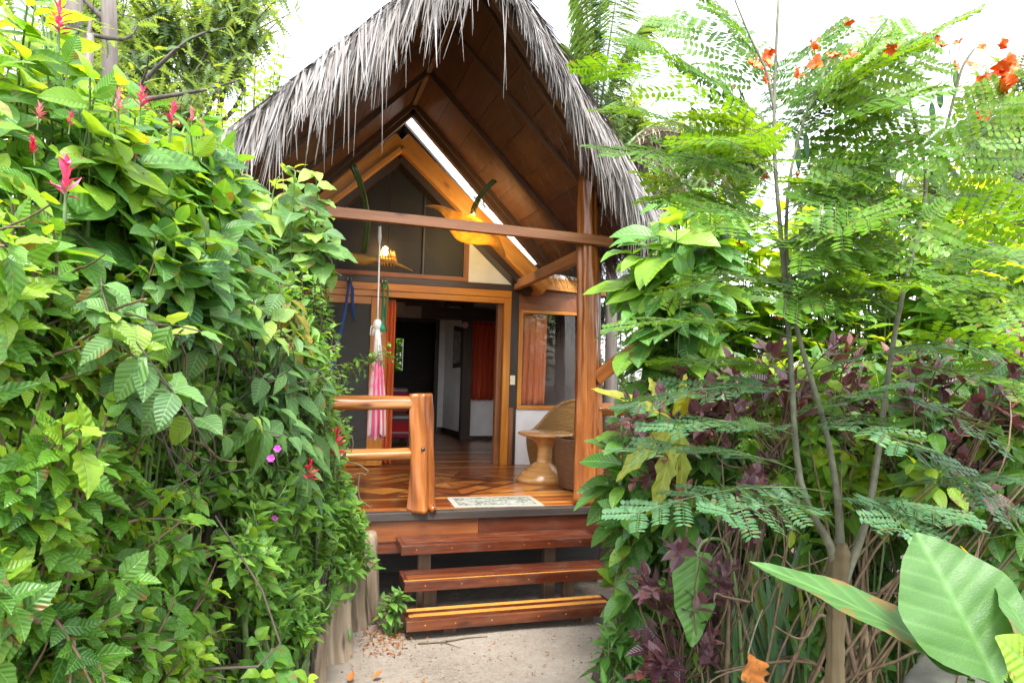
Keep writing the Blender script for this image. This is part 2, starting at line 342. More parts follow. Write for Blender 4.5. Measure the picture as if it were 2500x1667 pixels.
L_HIB = leaf_mat('toothed_hedge_leaf', (.032, .105, .020), (.105, .26, .028), (.15, .30, .06), .36, .28, 7, yellow=(.21, .35, .025))
L_MID = leaf_mat('dark_glossy_leaf', (.030, .098, .018), (.095, .235, .026), (.14, .28, .06), .34, .26, 8, yellow=(.14, .27, .03))
L_LOW = leaf_mat('soft_low_leaf', (.035, .11, .02), (.105, .26, .03), (.14, .28, .07), .32, .4, 7, yellow=(.17, .32, .04))
L_VINE = leaf_mat('rough_vine_leaf', (.045, .12, .034), (.115, .25, .055), (.20, .32, .15), .32, .5, 9, yellow=(.24, .36, .05))
L_GINGER = leaf_mat('broad_side_leaf', (.038, .12, .028), (.095, .25, .04), (.20, .38, .12), .35, .36, 11, yellow=(.20, .36, .03))
L_BACK = leaf_mat('bright_backlit_leaf', (.08, .20, .03), (.17, .35, .03), (.24, .42, .08), .45, .4, 12, yellow=(.34, .44, .02))
L_PURPLE = leaf_mat('purple_leaf', (.065, .030, .042), (.155, .066, .078), (.22, .11, .13), .22, .3, 8, yellow=(.22, .075, .06), tcol=(1.5, .7, .6), spec=.7)
L_PEACOCK = leaf_mat('pinnate_leaflet', (.045, .125, .014), (.115, .255, .016), (.13, .27, .03), .40, .42, 1, yellow=(.17, .29, .012), tcol=(1.9, 1.6, .35))
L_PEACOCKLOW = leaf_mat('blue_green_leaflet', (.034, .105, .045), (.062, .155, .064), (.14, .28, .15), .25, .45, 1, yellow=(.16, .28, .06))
L_FORE = leaf_mat('large_pale_leaf', (.040, .115, .022), (.062, .155, .032), (.12, .25, .07), .3, .5, 8, yellow=(.11, .24, .05), tcol=(1.8, 1.7, .6), bm=.22, blem=.6, fine=True)
L_YELLOW = leaf_mat('yellowing_leaf', (.20, .27, .03), (.34, .38, .04), (.42, .45, .12), .4, .45, 7, yellow=(.55, .42, .02))
L_GOLD = leaf_mat('golden_dying_leaf', (.42, .24, .01), (.55, .32, .015), (.5, .34, .05), .35, .45, 8)
L_DRY = leaf_mat('dry_brown_leaf', (.20, .07, .015), (.40, .14, .025), (.35, .14, .05), .2, .7, 5, tcol=(1.2, 1, .8), yellow=(.5, .2, .03))
L_FAR = leaf_mat('feathery_far_leaf', (.06, .12, .05), (.13, .22, .07), (.12, .2, .07), .45, .6, 1, yellow=(.24, .34, .05))
L_PALM = leaf_mat('palm_leaflet', (.05, .12, .05), (.11, .22, .085), (.14, .22, .10), .4, .5, 1)
L_DEADPALM = leaf_mat('dead_palm_leaflet', (.16, .12, .08), (.30, .25, .18), (.35, .3, .22), .2, .8, 1, tcol=(1, 1, 1), yellow=(.4, .35, .26))
L_STRAP = leaf_mat('strap_leaf', (.025, .07, .03), (.06, .15, .05), (.12, .22, .08), .25, .4, 1, yellow=(.25, .28, .06))
# ------------------------------------------------------------------ leaves
def outline(shape):
    if shape == 'elliptic': return lambda t: np.sin(np.pi*np.clip((t-.06)/.94, 0, 1)**.85)**.85
    if shape == 'ovate':    return lambda t: np.sin(np.pi*np.clip((t-.08)/.92, 0, 1)**.62)**.95
    if shape == 'lance':    return lambda t: np.sin(np.pi*np.clip((t-.05)/.95, 0, 1)**.75)**1.25
    if shape == 'obovate':  return lambda t: np.sin(np.pi*np.clip(t, 0, 1)**1.35)**.9
    if shape == 'oblong':   return lambda t: np.clip(np.sin(np.pi*np.clip(t, 0.0, 1)), 0, 1)**.45
    if shape == 'strip':    return lambda t: (1-.55*t)*np.sqrt(np.clip(1.03-t, 0, 1))*np.clip(t*12+.4, 0, 1)
    if shape == 'tooth':    return lambda t: np.sin(np.pi*np.clip((t-.06)/.94, 0, 1)**.68)**.95*(1-.20*((t*8) % 1.0)*(t > .2))
    if shape == 'comb':     return lambda t: np.sin(np.pi*np.clip(t, .02, .985)**.8)**.6*np.where((np.round(t*16) % 2) == 0, 1.0, .12)
    if shape == 'heart':    return lambda t: np.clip(1.25*np.sqrt(np.clip(t, 0, 1))*0+np.sin(np.pi*np.clip((t+.16)/1.16, 0, 1)**.8)**.8, 0, 1.2)
    if shape == 'torn':     return lambda t: np.sin(np.pi*np.clip((t-.04)/.96, 0, 1)**.8)**.7*(1-.42*(np.sin(t*31)**2))
class LB:
    """many leaves in one mesh; every leaf bends along its length, folds at the midrib and ripples"""
    def __init__(s, shape='elliptic', n_t=7, n_s=4, ripple=.0, seed=0):
        s.shape = shape; s.nt = n_t; s.ns = n_s; s.rip = ripple; s.rg = np.random.default_rng(seed); s.d = []
    def add(s, P, T, Nn, L, W, droop=.6, fold=.25, rnd=None):
        s.d.append((*P, *T, *Nn, L, W, droop, fold, s.rg.random() if rnd is None else rnd))
    def add_many(s, arr): s.d += [tuple(a) for a in arr]
    def mesh(s, name):
        A = np.array(s.d, dtype=np.float64); n = len(A)
        P, T, Nn = A[:, 0:3], A[:, 3:6], A[:, 6:9]; L, W, dr, fo, rn = A[:, 9], A[:, 10], A[:, 11], A[:, 12], A[:, 13]
        T = T/np.maximum(np.linalg.norm(T, axis=1, keepdims=True), 1e-9)
        Nn = Nn - T*np.sum(Nn*T, axis=1, keepdims=True); Nn /= np.maximum(np.linalg.norm(Nn, axis=1, keepdims=True), 1e-9)
        B = np.cross(T, Nn)
        t = np.linspace(0, 1, s.nt+1); q = np.linspace(-1, 1, s.ns+1)
        tt, qq = np.meshgrid(t, q, indexing='ij'); tt = tt.ravel(); qq = qq.ravel(); m = len(tt)
        wt = outline(s.shape)(tt)
        if s.shape != 'comb' and s.shape != 'strip': wt = np.maximum(wt, .03)
        drc = np.where(np.abs(dr) < 1e-3, 1e-3, dr)[:, None]
        fx = L[:, None]*np.sin(drc*tt)/drc; fz = -L[:, None]*(1-np.cos(drc*tt))/drc
        xx = (W[:, None]/2)*(qq*wt)[None, :]
        ph = s.rg.random(n)[:, None]*6.28; k = 5+4*s.rg.random(n)[:, None]
        zz = fz + fo[:, None]*np.abs(xx) + s.rip*W[:, None]*np.abs(qq)[None, :]*np.sin(k*tt[None, :]*3+ph+np.sign(qq)[None, :])
        V = P[:, None, :] + T[:, None, :]*fx[..., None] + B[:, None, :]*xx[..., None] + Nn[:, None, :]*zz[..., None]
        V = V.reshape(-1, 3)
        c = s.ns+1; ii, jj = np.meshgrid(np.arange(s.nt), np.arange(s.ns), indexing='ij'); a = (ii*c+jj).ravel()
        quad = np.stack([a, a+1, a+1+c, a+c], 1); nf = len(quad)
        F = (quad[None] + (np.arange(n)*m)[:, None, None]).reshape(-1, 4)
        me = bpy.data.meshes.new(name); me.vertices.add(len(V)); me.vertices.foreach_set('co', V.astype(np.float32).ravel())
        me.loops.add(F.size); me.loops.foreach_set('vertex_index', F.astype(np.int32).ravel())
        me.polygons.add(len(F)); me.polygons.foreach_set('loop_start', np.arange(0, F.size, 4, dtype=np.int32))
        me.polygons.foreach_set('use_smooth', np.ones(len(F), dtype=bool))
        uvv = np.stack([qq*np.clip(wt, 0, 1)*.5+.5, tt], 1).astype(np.float32)
        l = me.uv_layers.new(name='UVMap'); l.data.foreach_set('uv', np.tile(uvv[quad.ravel()], (n, 1)).ravel())
        at = me.attributes.new('rnd', 'FLOAT', 'POINT'); at.data.foreach_set('value', np.repeat(rn, m).astype(np.float32))
        me.update(calc_edges=True); return me
    def build(s, name, mat, parent=None): return link(name, s.mesh(name), mat, parent)

class Stems:
    def __init__(s, sides=5): s.v = []; s.f = []; s.sides = sides; s.nv = 0
    def add(s, pts, r0, r1):
        pts = np.asarray(pts, float); n = len(pts); k = s.sides
        T = np.gradient(pts, axis=0); T /= np.maximum(np.linalg.norm(T, axis=1, keepdims=True), 1e-9)
        ref = np.array([0, 1, .0]) if abs(T[0][1]) < .9 else np.array([1., 0, 0])
        U = ref - T*(T@ref)[:, None]; U /= np.linalg.norm(U, axis=1, keepdims=True); W = np.cross(T, U)
        a = np.arange(k)*2*np.pi/k; r = np.linspace(r0, r1, n)
        V = pts[:, None, :] + r[:, None, None]*(U[:, None, :]*np.cos(a)[None, :, None] + W[:, None, :]*np.sin(a)[None, :, None])
        s.v.append(V.reshape(-1, 3)); i, j = np.meshgrid(np.arange(n-1), np.arange(k), indexing='ij'); j2 = (j+1) % k
        s.f.append(np.stack([i*k+j, i*k+j2, (i+1)*k+j2, (i+1)*k+j], -1).reshape(-1, 4)+s.nv); s.nv += n*k
    def build(s, name, mat, parent=None):
        V = np.concatenate(s.v); F = np.concatenate(s.f); me = bpy.data.meshes.new(name)
        me.vertices.add(len(V)); me.vertices.foreach_set('co', V.astype(np.float32).ravel())
        me.loops.add(F.size); me.loops.foreach_set('vertex_index', F.astype(np.int32).ravel())
        me.polygons.add(len(F)); me.polygons.foreach_set('loop_start', np.arange(0, F.size, 4, dtype=np.int32)); me.polygons.foreach_set('use_smooth', np.ones(len(F), dtype=bool))
        l = me.uv_layers.new(name='UVMap'); l.data.foreach_set('uv', np.stack([V[F.ravel(), 2], V[F.ravel(), 0]*1.0], 1).astype(np.float32).ravel())
        me.update(calc_edges=True); return link(name, me, mat, parent)

def unit(v): v = np.asarray(v, float); return v/max(np.linalg.norm(v), 1e-9)
UPV = np.array([0, 0, 1.0])
def bez(p0, p1, p2, n): t = np.linspace(0, 1, n)[:, None]; return (1-t)**2*p0 + 2*t*(1-t)*p1 + t*t*p2
def wob(pts, rg, amp):
    n = len(pts); t = np.linspace(0, 1, n)[:, None]; return pts + np.sin(np.pi*t)*rg.normal(0, amp, 3) + np.sin(2*np.pi*t)*rg.normal(0, amp*.7, 3)
def inpoly(x, y, P):
    c = False; n = len(P)
    for i in range(n):
        x0, y0 = P[i]; x1, y1 = P[i-1]
        if (y0 > y) != (y1 > y) and x < (x1-x0)*(y-y0)/(y1-y0)+x0: c = not c
    return c
def sample(poly, n, rg, depth, thick, pw=1.0):
    """points of a plant's volume: its silhouette gives the extent, depth(x, y) the near face, thick the extent away from it"""
    xs = [p[0] for p in poly]; ys = [p[1] for p in poly]; out = []
    while len(out) < n:
        x = rg.uniform(min(xs), max(xs)); y = rg.uniform(min(ys), max(ys))
        if inpoly(x, y, poly): out.append(ad(x, y, depth(x, y) + thick*rg.random()**pw))
    return np.array(out)

def leafy(lb, pts, rg, L, W, n_nodes, span, a0=40, a1=80, droop=(.3, .9), grav=.25, size_tip=.55, pair=2, rnd=None, out=None, fold=(.05, .35), per=None, upb=1.0):
    """leaves on the last `span` metres of a stem, in pairs turned by 90 degrees from node to node"""
    d = np.linalg.norm(np.diff(pts, axis=0), axis=1); cum = np.concatenate([[0], np.cumsum(d)]); tot = cum[-1]
    az0 = rg.random()*6.28
    for k in range(n_nodes):
        f = k/max(1, n_nodes-1); x = tot - span*f*min(1, tot/span) - .002
        i = min(max(np.searchsorted(cum, x)-1, 0), len(pts)-2); u = (x-cum[i])/max(d[i], 1e-9)
        P = pts[i]*(1-u)+pts[i+1]*u; T = unit(pts[i+1]-pts[i])
        ref = np.array([1, 0, 0.]) if abs(T[0]) < .8 else np.array([0, 1., 0]); U = unit(ref-T*(ref@T)); V = np.cross(T, U)
        for h in range(pair):
            az = az0 + k*math.pi/2*(1 if pair == 2 else 1.53) + h*2*math.pi/pair + rg.normal(0, .25)
            a = rad(a0+(a1-a0)*min(1, f*1.6) + rg.normal(0, 9)); side = U*math.cos(az)+V*math.sin(az)
            D = T*math.cos(a)+side*math.sin(a); D = D - UPV*grav*(.5+rg.random())
            if out is not None: D = D + out*.35
            D = unit(D); nn = unit(T*.5+UPV*upb+rg.normal(0, .34, 3)+(0 if out is None else out*1.5))
            if abs(nn@D) > .93: nn = unit(nn+side)
            sz = (size_tip+(1-size_tip)*min(1, f*2.2))*rg.uniform(.55, 1.22)
            r = rg.random() if rnd is None else np.clip(rnd+rg.normal(0, .16) + (.15 if f < .15 else 0), 0, 1)
            lb.add(P, D, nn, L*sz, W*sz*rg.uniform(.88, 1.12), rg.uniform(*droop), rg.uniform(*fold), r)

def shrub(name, label, cat, tips, bases, leaf, lmat, smat, seed, group=None, stem=(.010, .003), rise=.35, out=None, rndf=None, keep=None, loc=None, wobble=.05, stub=None):
    """leaf = dict(shape,L,W,nodes,span,...). stub: stems run only this far back from each tip and join a few main limbs"""
    rg = np.random.default_rng(seed); bases = np.atleast_2d(bases)
    root = thing(name, label, cat, tuple(bases.mean(0)) if loc is None else loc, group)
    lb = LB(leaf.get('shape', 'elliptic'), leaf.get('nt', 7), leaf.get('ns', 4), leaf.get('ripple', .03), seed); st = Stems(leaf.get('sides', 5))
    hubs = []
    if stub:
        nh = max(3, len(tips)//14); idx = rg.choice(len(tips), nh, replace=False)
        for h in idx:
            b = bases[np.argmin(np.linalg.norm(bases-tips[h], axis=1)+rg.random(len(bases))*.4)]
            back = unit(b-tips[h]); e = tips[h]+back*min(stub, np.linalg.norm(b-tips[h])*.5)
            p = wob(bez(b, (b+e)/2+UPV*np.linalg.norm(e-b)*rise, e, 9), rg, wobble); st.add(p, stem[0]*2, stem[0]); hubs.append(p)
        hp = np.concatenate(hubs)
    for tp in tips:
        if stub:
            j = np.argmin(np.linalg.norm(hp-tp, axis=1) + .4*np.maximum(hp[:, 2]-tp[2], 0)); b = hp[j]; r0 = stem[0]*.7
            if np.linalg.norm(b-tp) > stub*1.6: b = tp+unit(b-tp)*stub*1.6
        else:
            b = bases[np.argmin(np.linalg.norm(bases-tp, axis=1)+rg.random(len(bases))*.5)]; r0 = stem[0]*rg.uniform(.7, 1.3)
        b = b + rg.normal(0, .02, 3); L = np.linalg.norm(tp-b)
        ctrl = (b+tp)/2 + UPV*L*rise*rg.uniform(.5, 1.3) + rg.normal(0, wobble, 3)
        p = bez(b, ctrl, tp, 8); st.add(p, r0, stem[1])
        leafy(lb, p, rg, leaf['L'], leaf['W'], leaf['nodes'], leaf['span'], leaf.get('a0', 40), leaf.get('a1', 80), leaf.get('droop', (.3, .9)), leaf.get('grav', .25), leaf.get('tip', .55), leaf.get('pair', 2), None if rndf is None else rndf(tp, rg), out, upb=leaf.get('upb', 1.0))
    lb.build('foliage', lmat, root); st.build('stems', smat, root)
    return root

def flower_spike(p, d, Ln, parent, mat, seed, r=.022, n=30):
    rg = np.random.default_rng(seed); lb = LB('lance', 5, 2, .05, seed); d = unit(d)
    ref = np.array([1., 0, 0]) if abs(d[0]) < .8 else np.array([0, 1., 0]); U = unit(ref-d*(ref@d)); V = np.cross(d, U)
    for k in range(n):
        f = (k/n)**.9; az = k*2.4+rg.normal(0, .3); s_ = U*math.cos(az)+V*math.sin(az); D = unit(d*(.35+f*1.1)+s_*(1.25-f*.7)+rg.normal(0, .15, 3)); P = np.asarray(p)+d*Ln*f*.85
        lb.add(P, D, d+s_*.2, r*rg.uniform(1.1, 2.3)*(1-.35*f), r*rg.uniform(.35, .7)*(1-.3*f), rg.uniform(-.9, 1.0), .5, np.clip(rg.normal(.5, .25), 0, 1))
    st = Stems(5); st.add(np.array([np.asarray(p)-d*Ln*.6, np.asarray(p)+d*Ln*.8]), r*.16, r*.08); o = lb.build('flower_spike', mat, parent); st.build('flower_stalk', M_STEM, o); return o

def pinnate(lb, st, base, D, upn, L, rg, pairs=8, pin=.13, nlf=9, lw=.011, ll=.026, rnd=.6, droop=.5):
    """one twice-pinnate leaf"""
    D = unit(D); upn = unit(upn - D*(upn@D)); B = np.cross(D, upn); p = []
    for k in range(9):
        t = k/8; th = droop*t; p.append(base + D*L*math.sin(th)/max(droop, 1e-3) - upn*L*(1-math.cos(th))/max(droop, 1e-3))
    p = np.array(p); st.add(p, .0028, .0010)
    for k in range(pairs):
        t = .22+.78*k/(pairs-1); x = t*8; i = min(int(x), 7); P = p[i]+(p[i+1]-p[i])*(x-i); T = unit(p[i+1]-p[i]); nn = np.cross(B, T)*-1
        nn = nn if nn@upn > 0 else -nn
        for sg in (-1, 1):
            pl = pin*(.65+.55*math.sin(math.pi*min(1, t*.9)))*rg.uniform(.85, 1.1)
            dv = unit(T*(.55+.35*t)+B*sg+nn*rg.normal(.05, .12)); q0 = P; q1 = P+dv*pl - UPV*pl*.12
            st.add(np.array([q0, (q0+q1)/2+nn*.005, q1]), .0012, .0006)
            pb = unit(np.cross(nn, dv)); roll = rg.normal(0, .35); n2 = unit(nn*math.cos(roll)+pb*math.sin(roll)); pb = np.cross(n2, dv)
            for m in range(nlf):
                f = (m+.8)/nlf; c = q0+(q1-q0)*f
                for s2 in (-1, 1):
                    lb.add(c, dv*.45+pb*s2+n2*rg.normal(0, .1), n2, ll*rg.uniform(.85, 1.1)*(1 if 0 < m < nlf-1 else .8), lw*rg.uniform(.9, 1.1), .15, .1, np.clip(rnd+rg.normal(0, .12), 0, 1))

# ------------------------------------------------------------------ ground
def ground_mat(name, cols, scale=40, bmp=.4):
    m, t, bs, out = new_mat(name); tc = N(t, 'ShaderNodeTexCoord'); v = tc.outputs['Object']
    a = N(t, 'ShaderNodeTexNoise'); a.inputs['Scale'].default_value = scale; a.inputs['Detail'].default_value = 8; a.inputs['Roughness'].default_value = .75; t.links.new(v, a.inputs['Vector'])
    b = N(t, 'ShaderNodeTexNoise'); b.inputs['Scale'].default_value = 1.7; b.inputs['Detail'].default_value = 5; t.links.new(v, b.inputs['Vector'])
    vo = N(t, 'ShaderNodeTexVoronoi'); vo.inputs['Scale'].default_value = scale*3.2; t.links.new(v, vo.inputs['Vector'])
    x = math_(t, 'MULTIPLY_ADD', a.outputs['Fac'], .5, math_(t, 'MULTIPLY', b.outputs['Fac'], .42)); sepc = N(t, 'ShaderNodeSeparateColor'); t.links.new(vo.outputs['Color'], sepc.inputs[0])
    x = math_(t, 'MULTIPLY_ADD', sepc.outputs[0], .09, math_(t, 'ADD', x, .055))
    r = ramp(t, [(.36, cols[0]), (.53, cols[1]), (.72, cols[2])]); t.links.new(x, r.inputs[0]); t.links.new(r.outputs[0], bs.inputs['Base Color']); bs.inputs['Roughness'].default_value = .95
    bump(t, bs, math_(t, 'MULTIPLY_ADD', sepc.outputs[1], .6, a.outputs['Fac']), bmp, .012); return m
G_SAND = ground_mat('sandy_path', [(.085, .067, .05), (.185, .156, .125), (.245, .215, .178)], 30, .25)
G_SOIL = ground_mat('dark_soil', [(.016, .012, .009), (.045, .034, .024), (.09, .07, .05)], 14)

def sheet(name, x0, x1, y0, y1, z, nx, ny, amp, mat, seed, edge=None):
    rg = np.random.default_rng(seed); a, b, c, d = rg.random(4)*6
    m = MB()
    def fn(u, v):
        x = x0+(x1-x0)*u; y = y0+(y1-y0)*v
        if edge: x = edge(u, y)
        h = amp*(math.sin(x*2.1+a)*math.sin(y*1.7+b)+.5*math.sin(x*5.3+c+y*2)*math.sin(y*4.7+d))
        return (x, y, z+h)
    m.grid(fn, nx, ny, 1, 1); return m.build(name, mat, None, True)
tag(sheet('ground', -90, 90, -60, 120, -.02, 60, 60, .0, G_SOIL, 1), kind='structure')
def pedge(u, y):
    l = -1.15+.29*y + .03*math.sin(y*5); r = max(.55, -.30+.53*y) + .05*math.sin(y*4+1)
    return l+(r-l)*u
tag(sheet('path', 0, 1, -3.0, 5.32, .012, 24, 60, .008, G_SAND, 2, pedge), kind='structure')
# ================================================================== the cabin
DK = 0.724                 # deck height
FY, WY = 5.82, 8.49        # deck edge, facade
RX, RZ = 1.16, 5.02        # ridge
cab = thing('wooden_cabin', 'orange wood cabin with thatched gable roof and open porch above the steps', 'cabin', (1.2, 7.2, 0))

# deck ---------------------------------------------------------------
def floor_mat():
    m, t, bs, out = new_mat('parquet_floor'); tc = N(t, 'ShaderNodeTexCoord'); sp = N(t, 'ShaderNodeSeparateXYZ'); t.links.new(tc.outputs['Object'], sp.inputs[0])
    X, Y = sp.outputs[0], sp.outputs[1]
    p = math_(t, 'DIVIDE', math_(t, 'SUBTRACT', X, 1.52), .86); q = math_(t, 'DIVIDE', math_(t, 'SUBTRACT', Y, 7.28), .74)
    ap = math_(t, 'ABSOLUTE', p); aq = math_(t, 'ABSOLUTE', q); d = math_(t, 'ADD', ap, aq)
    # eye-shaped petals running sideways out of the diamond
    pet = math_(t, 'MULTIPLY_ADD', math_(t, 'POWER', math_(t, 'MINIMUM', math_(t, 'MULTIPLY', ap, .42), 1.0), 2.0), .95, math_(t, 'MULTIPLY', aq, 1.05))
    ang = math_(t, 'ARCTAN2', q, p)
    sect = math_(t, 'FLOOR', math_(t, 'MULTIPLY', ang, 16/6.28318))
    ring = math_(t, 'FLOOR', math_(t, 'MULTIPLY', d, 3.0))
    plank = math_(t, 'FLOOR', math_(t, 'MULTIPLY', Y, 1/.085)); plx = math_(t, 'FLOOR', math_(t, 'MULTIPLY_ADD', X, .55, math_(t, 'MULTIPLY', plank, .37)))
    def wn(a, b, c):
        cb = N(t, 'ShaderNodeCombineXYZ'); 
        for k, s_ in enumerate((a, b, c)):
            if isinstance(s_, (int, float)): cb.inputs[k].default_value = s_
            else: t.links.new(s_, cb.inputs[k])
        n = N(t, 'ShaderNodeTexWhiteNoise'); t.links.new(cb.outputs[0], n.inputs[0]); return n.outputs['Value']
    inl = wn(sect, ring, 3.0); pl = wn(plank, plx, 5.0)
    inside = math_(t, 'LESS_THAN', pet, 1.0); indi = math_(t, 'LESS_THAN', d, 1.0)
    mk = math_(t, 'MAXIMUM', inside, indi)
    val = N(t, 'ShaderNodeMix'); t.links.new(mk, val.inputs[0]); t.links.new(pl, val.inputs[2]); t.links.new(math_(t, 'MULTIPLY_ADD', inl, .95, .12), val.inputs[3])
    # dark band of the diamond
    band = math_(t, 'MULTIPLY', math_(t, 'GREATER_THAN', d, .52), math_(t, 'LESS_THAN', d, .68))
    v2 = math_(t, 'MULTIPLY', val.outputs[0], math_(t, 'MULTIPLY_ADD', band, -.8, 1.0))
    g = N(t, 'ShaderNodeTexNoise'); g.inputs['Scale'].default_value = 1; g.inputs['Detail'].default_value = 6; t.links.new(mapped(t, tc.outputs['Object'], (2, 26, 1)), g.inputs['Vector'])
    v3 = math_(t, 'MULTIPLY_ADD', math_(t, 'SUBTRACT', g.outputs['Fac'], .5), .28, v2)
    # thin dark joints
    def line(x, wd): return math_(t, 'LESS_THAN', math_(t, 'ABSOLUTE', x), wd)
    j = math_(t, 'MAXIMUM', line(math_(t, 'SUBTRACT', d, 1.0), .04), line(math_(t, 'SUBTRACT', pet, 1.0), .035))
    fr = math_(t, 'FRACT', math_(t, 'MULTIPLY', Y, 1/.085)); jp = math_(t, 'MULTIPLY', math_(t, 'LESS_THAN', fr, .07), math_(t, 'SUBTRACT', 1.0, mk))
    fs_ = math_(t, 'FRACT', math_(t, 'MULTIPLY', ang, 16/6.28318)); js = math_(t, 'MULTIPLY', math_(t, 'LESS_THAN', fs_, .07), mk)
    jj = math_(t, 'MAXIMUM', j, math_(t, 'MAXIMUM', jp, js))
    r = ramp(t, [(.0, (.085, .018, .006)), (.35, (.22, .056, .011)), (.65, (.38, .118, .020)), (1, (.55, .23, .045))]); t.links.new(v3, r.inputs[0])
    mx = N(t, 'ShaderNodeMix', data_type='RGBA'); t.links.new(jj, mx.inputs[0]); t.links.new(r.outputs[0], mx.inputs[6]); mx.inputs[7].default_value = (.05, .014, .006, 1)
    t.links.new(mx.outputs[2], bs.inputs['Base Color']); bs.inputs['Roughness'].default_value = .3; bs.inputs['Coat Weight'].default_value = .25; bs.inputs['Coat Roughness'].default_value = .05
    n2 = N(t, 'ShaderNodeTexNoise'); n2.inputs['Scale'].default_value = 3.5; t.links.new(tc.outputs['Object'], n2.inputs['Vector']); bump(t, bs, n2.outputs['Fac'], .06, .02)
    return m
M_FLOOR = floor_mat()
m = MB(); m.box(-1.3, 3.35, FY+.10, 8.6, DK-.05, DK); m.box(-1.3, 3.6, 8.602, 15.5, DK-.05, DK); m.build('porch_floor', M_FLOOR, cab)
m = MB(); m.beam((-1.3, FY+.05, DK-.033), (3.35, FY+.05, DK-.033), .10, .07, sub=3); m.build('deck_nosing', W_NOSE, cab, bevel=.006)
m = MB(); m.beam((-1.3, FY+.045, DK-.157), (1.52, FY+.045, DK-.157), .035, .172, rnd=.75); m.beam((1.523, FY+.045, DK-.157), (3.3, FY+.045, DK-.157), .035, .172, rnd=.22)
m.beam((-1.3, FY+.052, DK-.292), (3.3, FY+.052, DK-.292), .035, .094, rnd=.3); m.build('skirt_board', W_SKIRT, cab, bevel=.003)
m = MB(); m.box(-1.2, 3.2, FY+.9, FY+1.0, -.1, DK-.06); m.build('foundation', W_NOSE, cab)

# posts, rails -------------------------------------------------------
def natural_post(x, y, z0, z1, r, seed, fl=.16, lean=(0, 0), taper=.9, sides=28, n=26):
    pts = []; rr = []; rg = random.Random(seed); a, b = rg.random()*6, rg.random()*6
    for k in range(n):
        f = k/(n-1); z = z0+(z1-z0)*f
        pts.append((x+lean[0]*f+.012*math.sin(3.1*f+a), y+lean[1]*f+.012*math.sin(4*f+b), z))
        rr.append(r*(1+(taper-1)*f)*(1+.16*math.exp(-f*14)+.035*math.sin(9*f+a)))
    return pts, rr
m = MB()                                                             # the big post is two trunks grown together
p, r = natural_post(2.545, 5.97, DK, 3.75, .100, 3, lean=(-.02, 0), taper=.84, n=44); m.tube(p, r, 40, .20, 7, 11, rough=.09)
p, r = natural_post(2.675, 5.985, DK, 3.02, .074, 5, lean=(-.09, .0), taper=.75, n=40); m.tube(p, r, 32, .22, 6, 12, rough=.10)
p, r = natural_post(2.59, 5.90, DK, 2.1, .05, 6, lean=(.0, .03), taper=.7); m.tube(p, r, 18, .16, 5, 13, rough=.05)
post = m.build('porch_post', W_POST, cab, True)
m = MB(); p, r = natural_post(-.62, 5.97, DK, 3.7, .11, 8); m.tube(p, r, 24, .13, 5, 15); m.build('porch_post', W_POST, cab, True)
m = MB(); p, r = natural_post(1.025, 5.90, DK, DK+.985, .094, 21, lean=(-.022, 0), taper=1.0, n=40); m.tube(p, r, 36, .19, 6, 30, rough=.09)
m.tube([(1.03+.085, 5.83, DK), (1.03+.085, 5.825, DK+.035), (1.03+.08, 5.83, DK+.055)], [.035, .035, .012], 10)
m.build('railing_post', W_POST, cab, True)
m = MB(); m.tube([(1.015, 5.804, DK+.53), (1.015, 5.795, DK+.535)], [.022, .012], 12, .3, 5, 4); m.build('knot', W_DARK, cab, True)
def rail(name, x0, x1, y, z0, z1, r0, r1, seed, n=34):
    rg = random.Random(seed); m = MB(); pts = []; rr = []
    for k in range(n):
        f = k/(n-1); pts.append((x0+(x1-x0)*f, y+.008*math.sin(5*f+seed), z0+(z1-z0)*f+.008*math.sin(4*f+seed*2))); rr.append((r0+(r1-r0)*f)*(1+.03*math.sin(11*f+seed)))
    m.tube(pts, rr, 26, .11, 5, seed, rough=.07); return m.build(name, W_LOG, cab, True)
rail('top_rail', -1.1, .99, 5.91, DK+.905, DK+.905, .058, .056, 1)
rail('lower_rail', -1.1, .97, 5.91, DK+.445, DK+.465, .050, .052, 2)
rail('top_rail', 2.66, 4.0, 6.0, DK+.86, DK+.83, .058, .052, 3)
rail('lower_rail', 2.66, 4.0, 6.0, DK+.44, DK+.43, .047, .045, 4)
m = MB(); m.beam((2.60, 5.90, 1.95-.085), (3.35, 5.94, 1.95+.43), .055, .125, sub=4, bow=.012); m.build('knee_brace', W_POST, cab, bevel=.006)
m = MB(); m.beam((2.50, 5.95, 1.95+1.075), (2.60, 8.42, 1.95+1.045), .07, .115); m.build('tie_beam', W_BEAM, cab, bevel=.006)
m = MB(); m.beam((-.75, 5.86, 1.95+1.243), (2.72, 5.86, 1.95+1.185), .07, .088, sub=6, bow=.006, rnd=.7); m.build('cross_beam', W_BEAM, cab, bevel=.006)

# facade --------------------------------------------------------------
def fz(py, px=1100): return float(aty(px, py, WY)[2])
hz0, hz1 = DK+2.03, DK+2.18                      # lintel of the sliding door
m = MB(); m.box(-.75, 2.72, WY-.03, WY+.10, 2.925, 3.005); m.build('wall_plate', W_DARK, cab, bevel=.004)
m = MB(); m.box(-.75, 2.545, WY-.045, WY+.06, 2.835, 2.922, rnd=.55); m.box(-.75, 2.455, WY-.035, WY+.06, 2.760, 2.832, rnd=.75); m.build('door_lintel', W_FRAME, cab, bevel=.004)
m = MB(); m.box(2.458, 2.548, WY-.04, WY+.10, DK, 2.832, 'z', rnd=.5); m.build('door_jamb', W_FRAME, cab, bevel=.004)
m = MB(); m.box(2.390, 2.452, WY+.02, WY+.12, DK, 2.758, 'z'); m.build('door_stop', W_BEAM, cab, bevel=.003)
m = MB(); m.box(2.552, 2.612, WY-.035, WY+.02, DK, DK+.72, 'z'); m.build('cable_cover', W_BEAM, cab, bevel=.003)
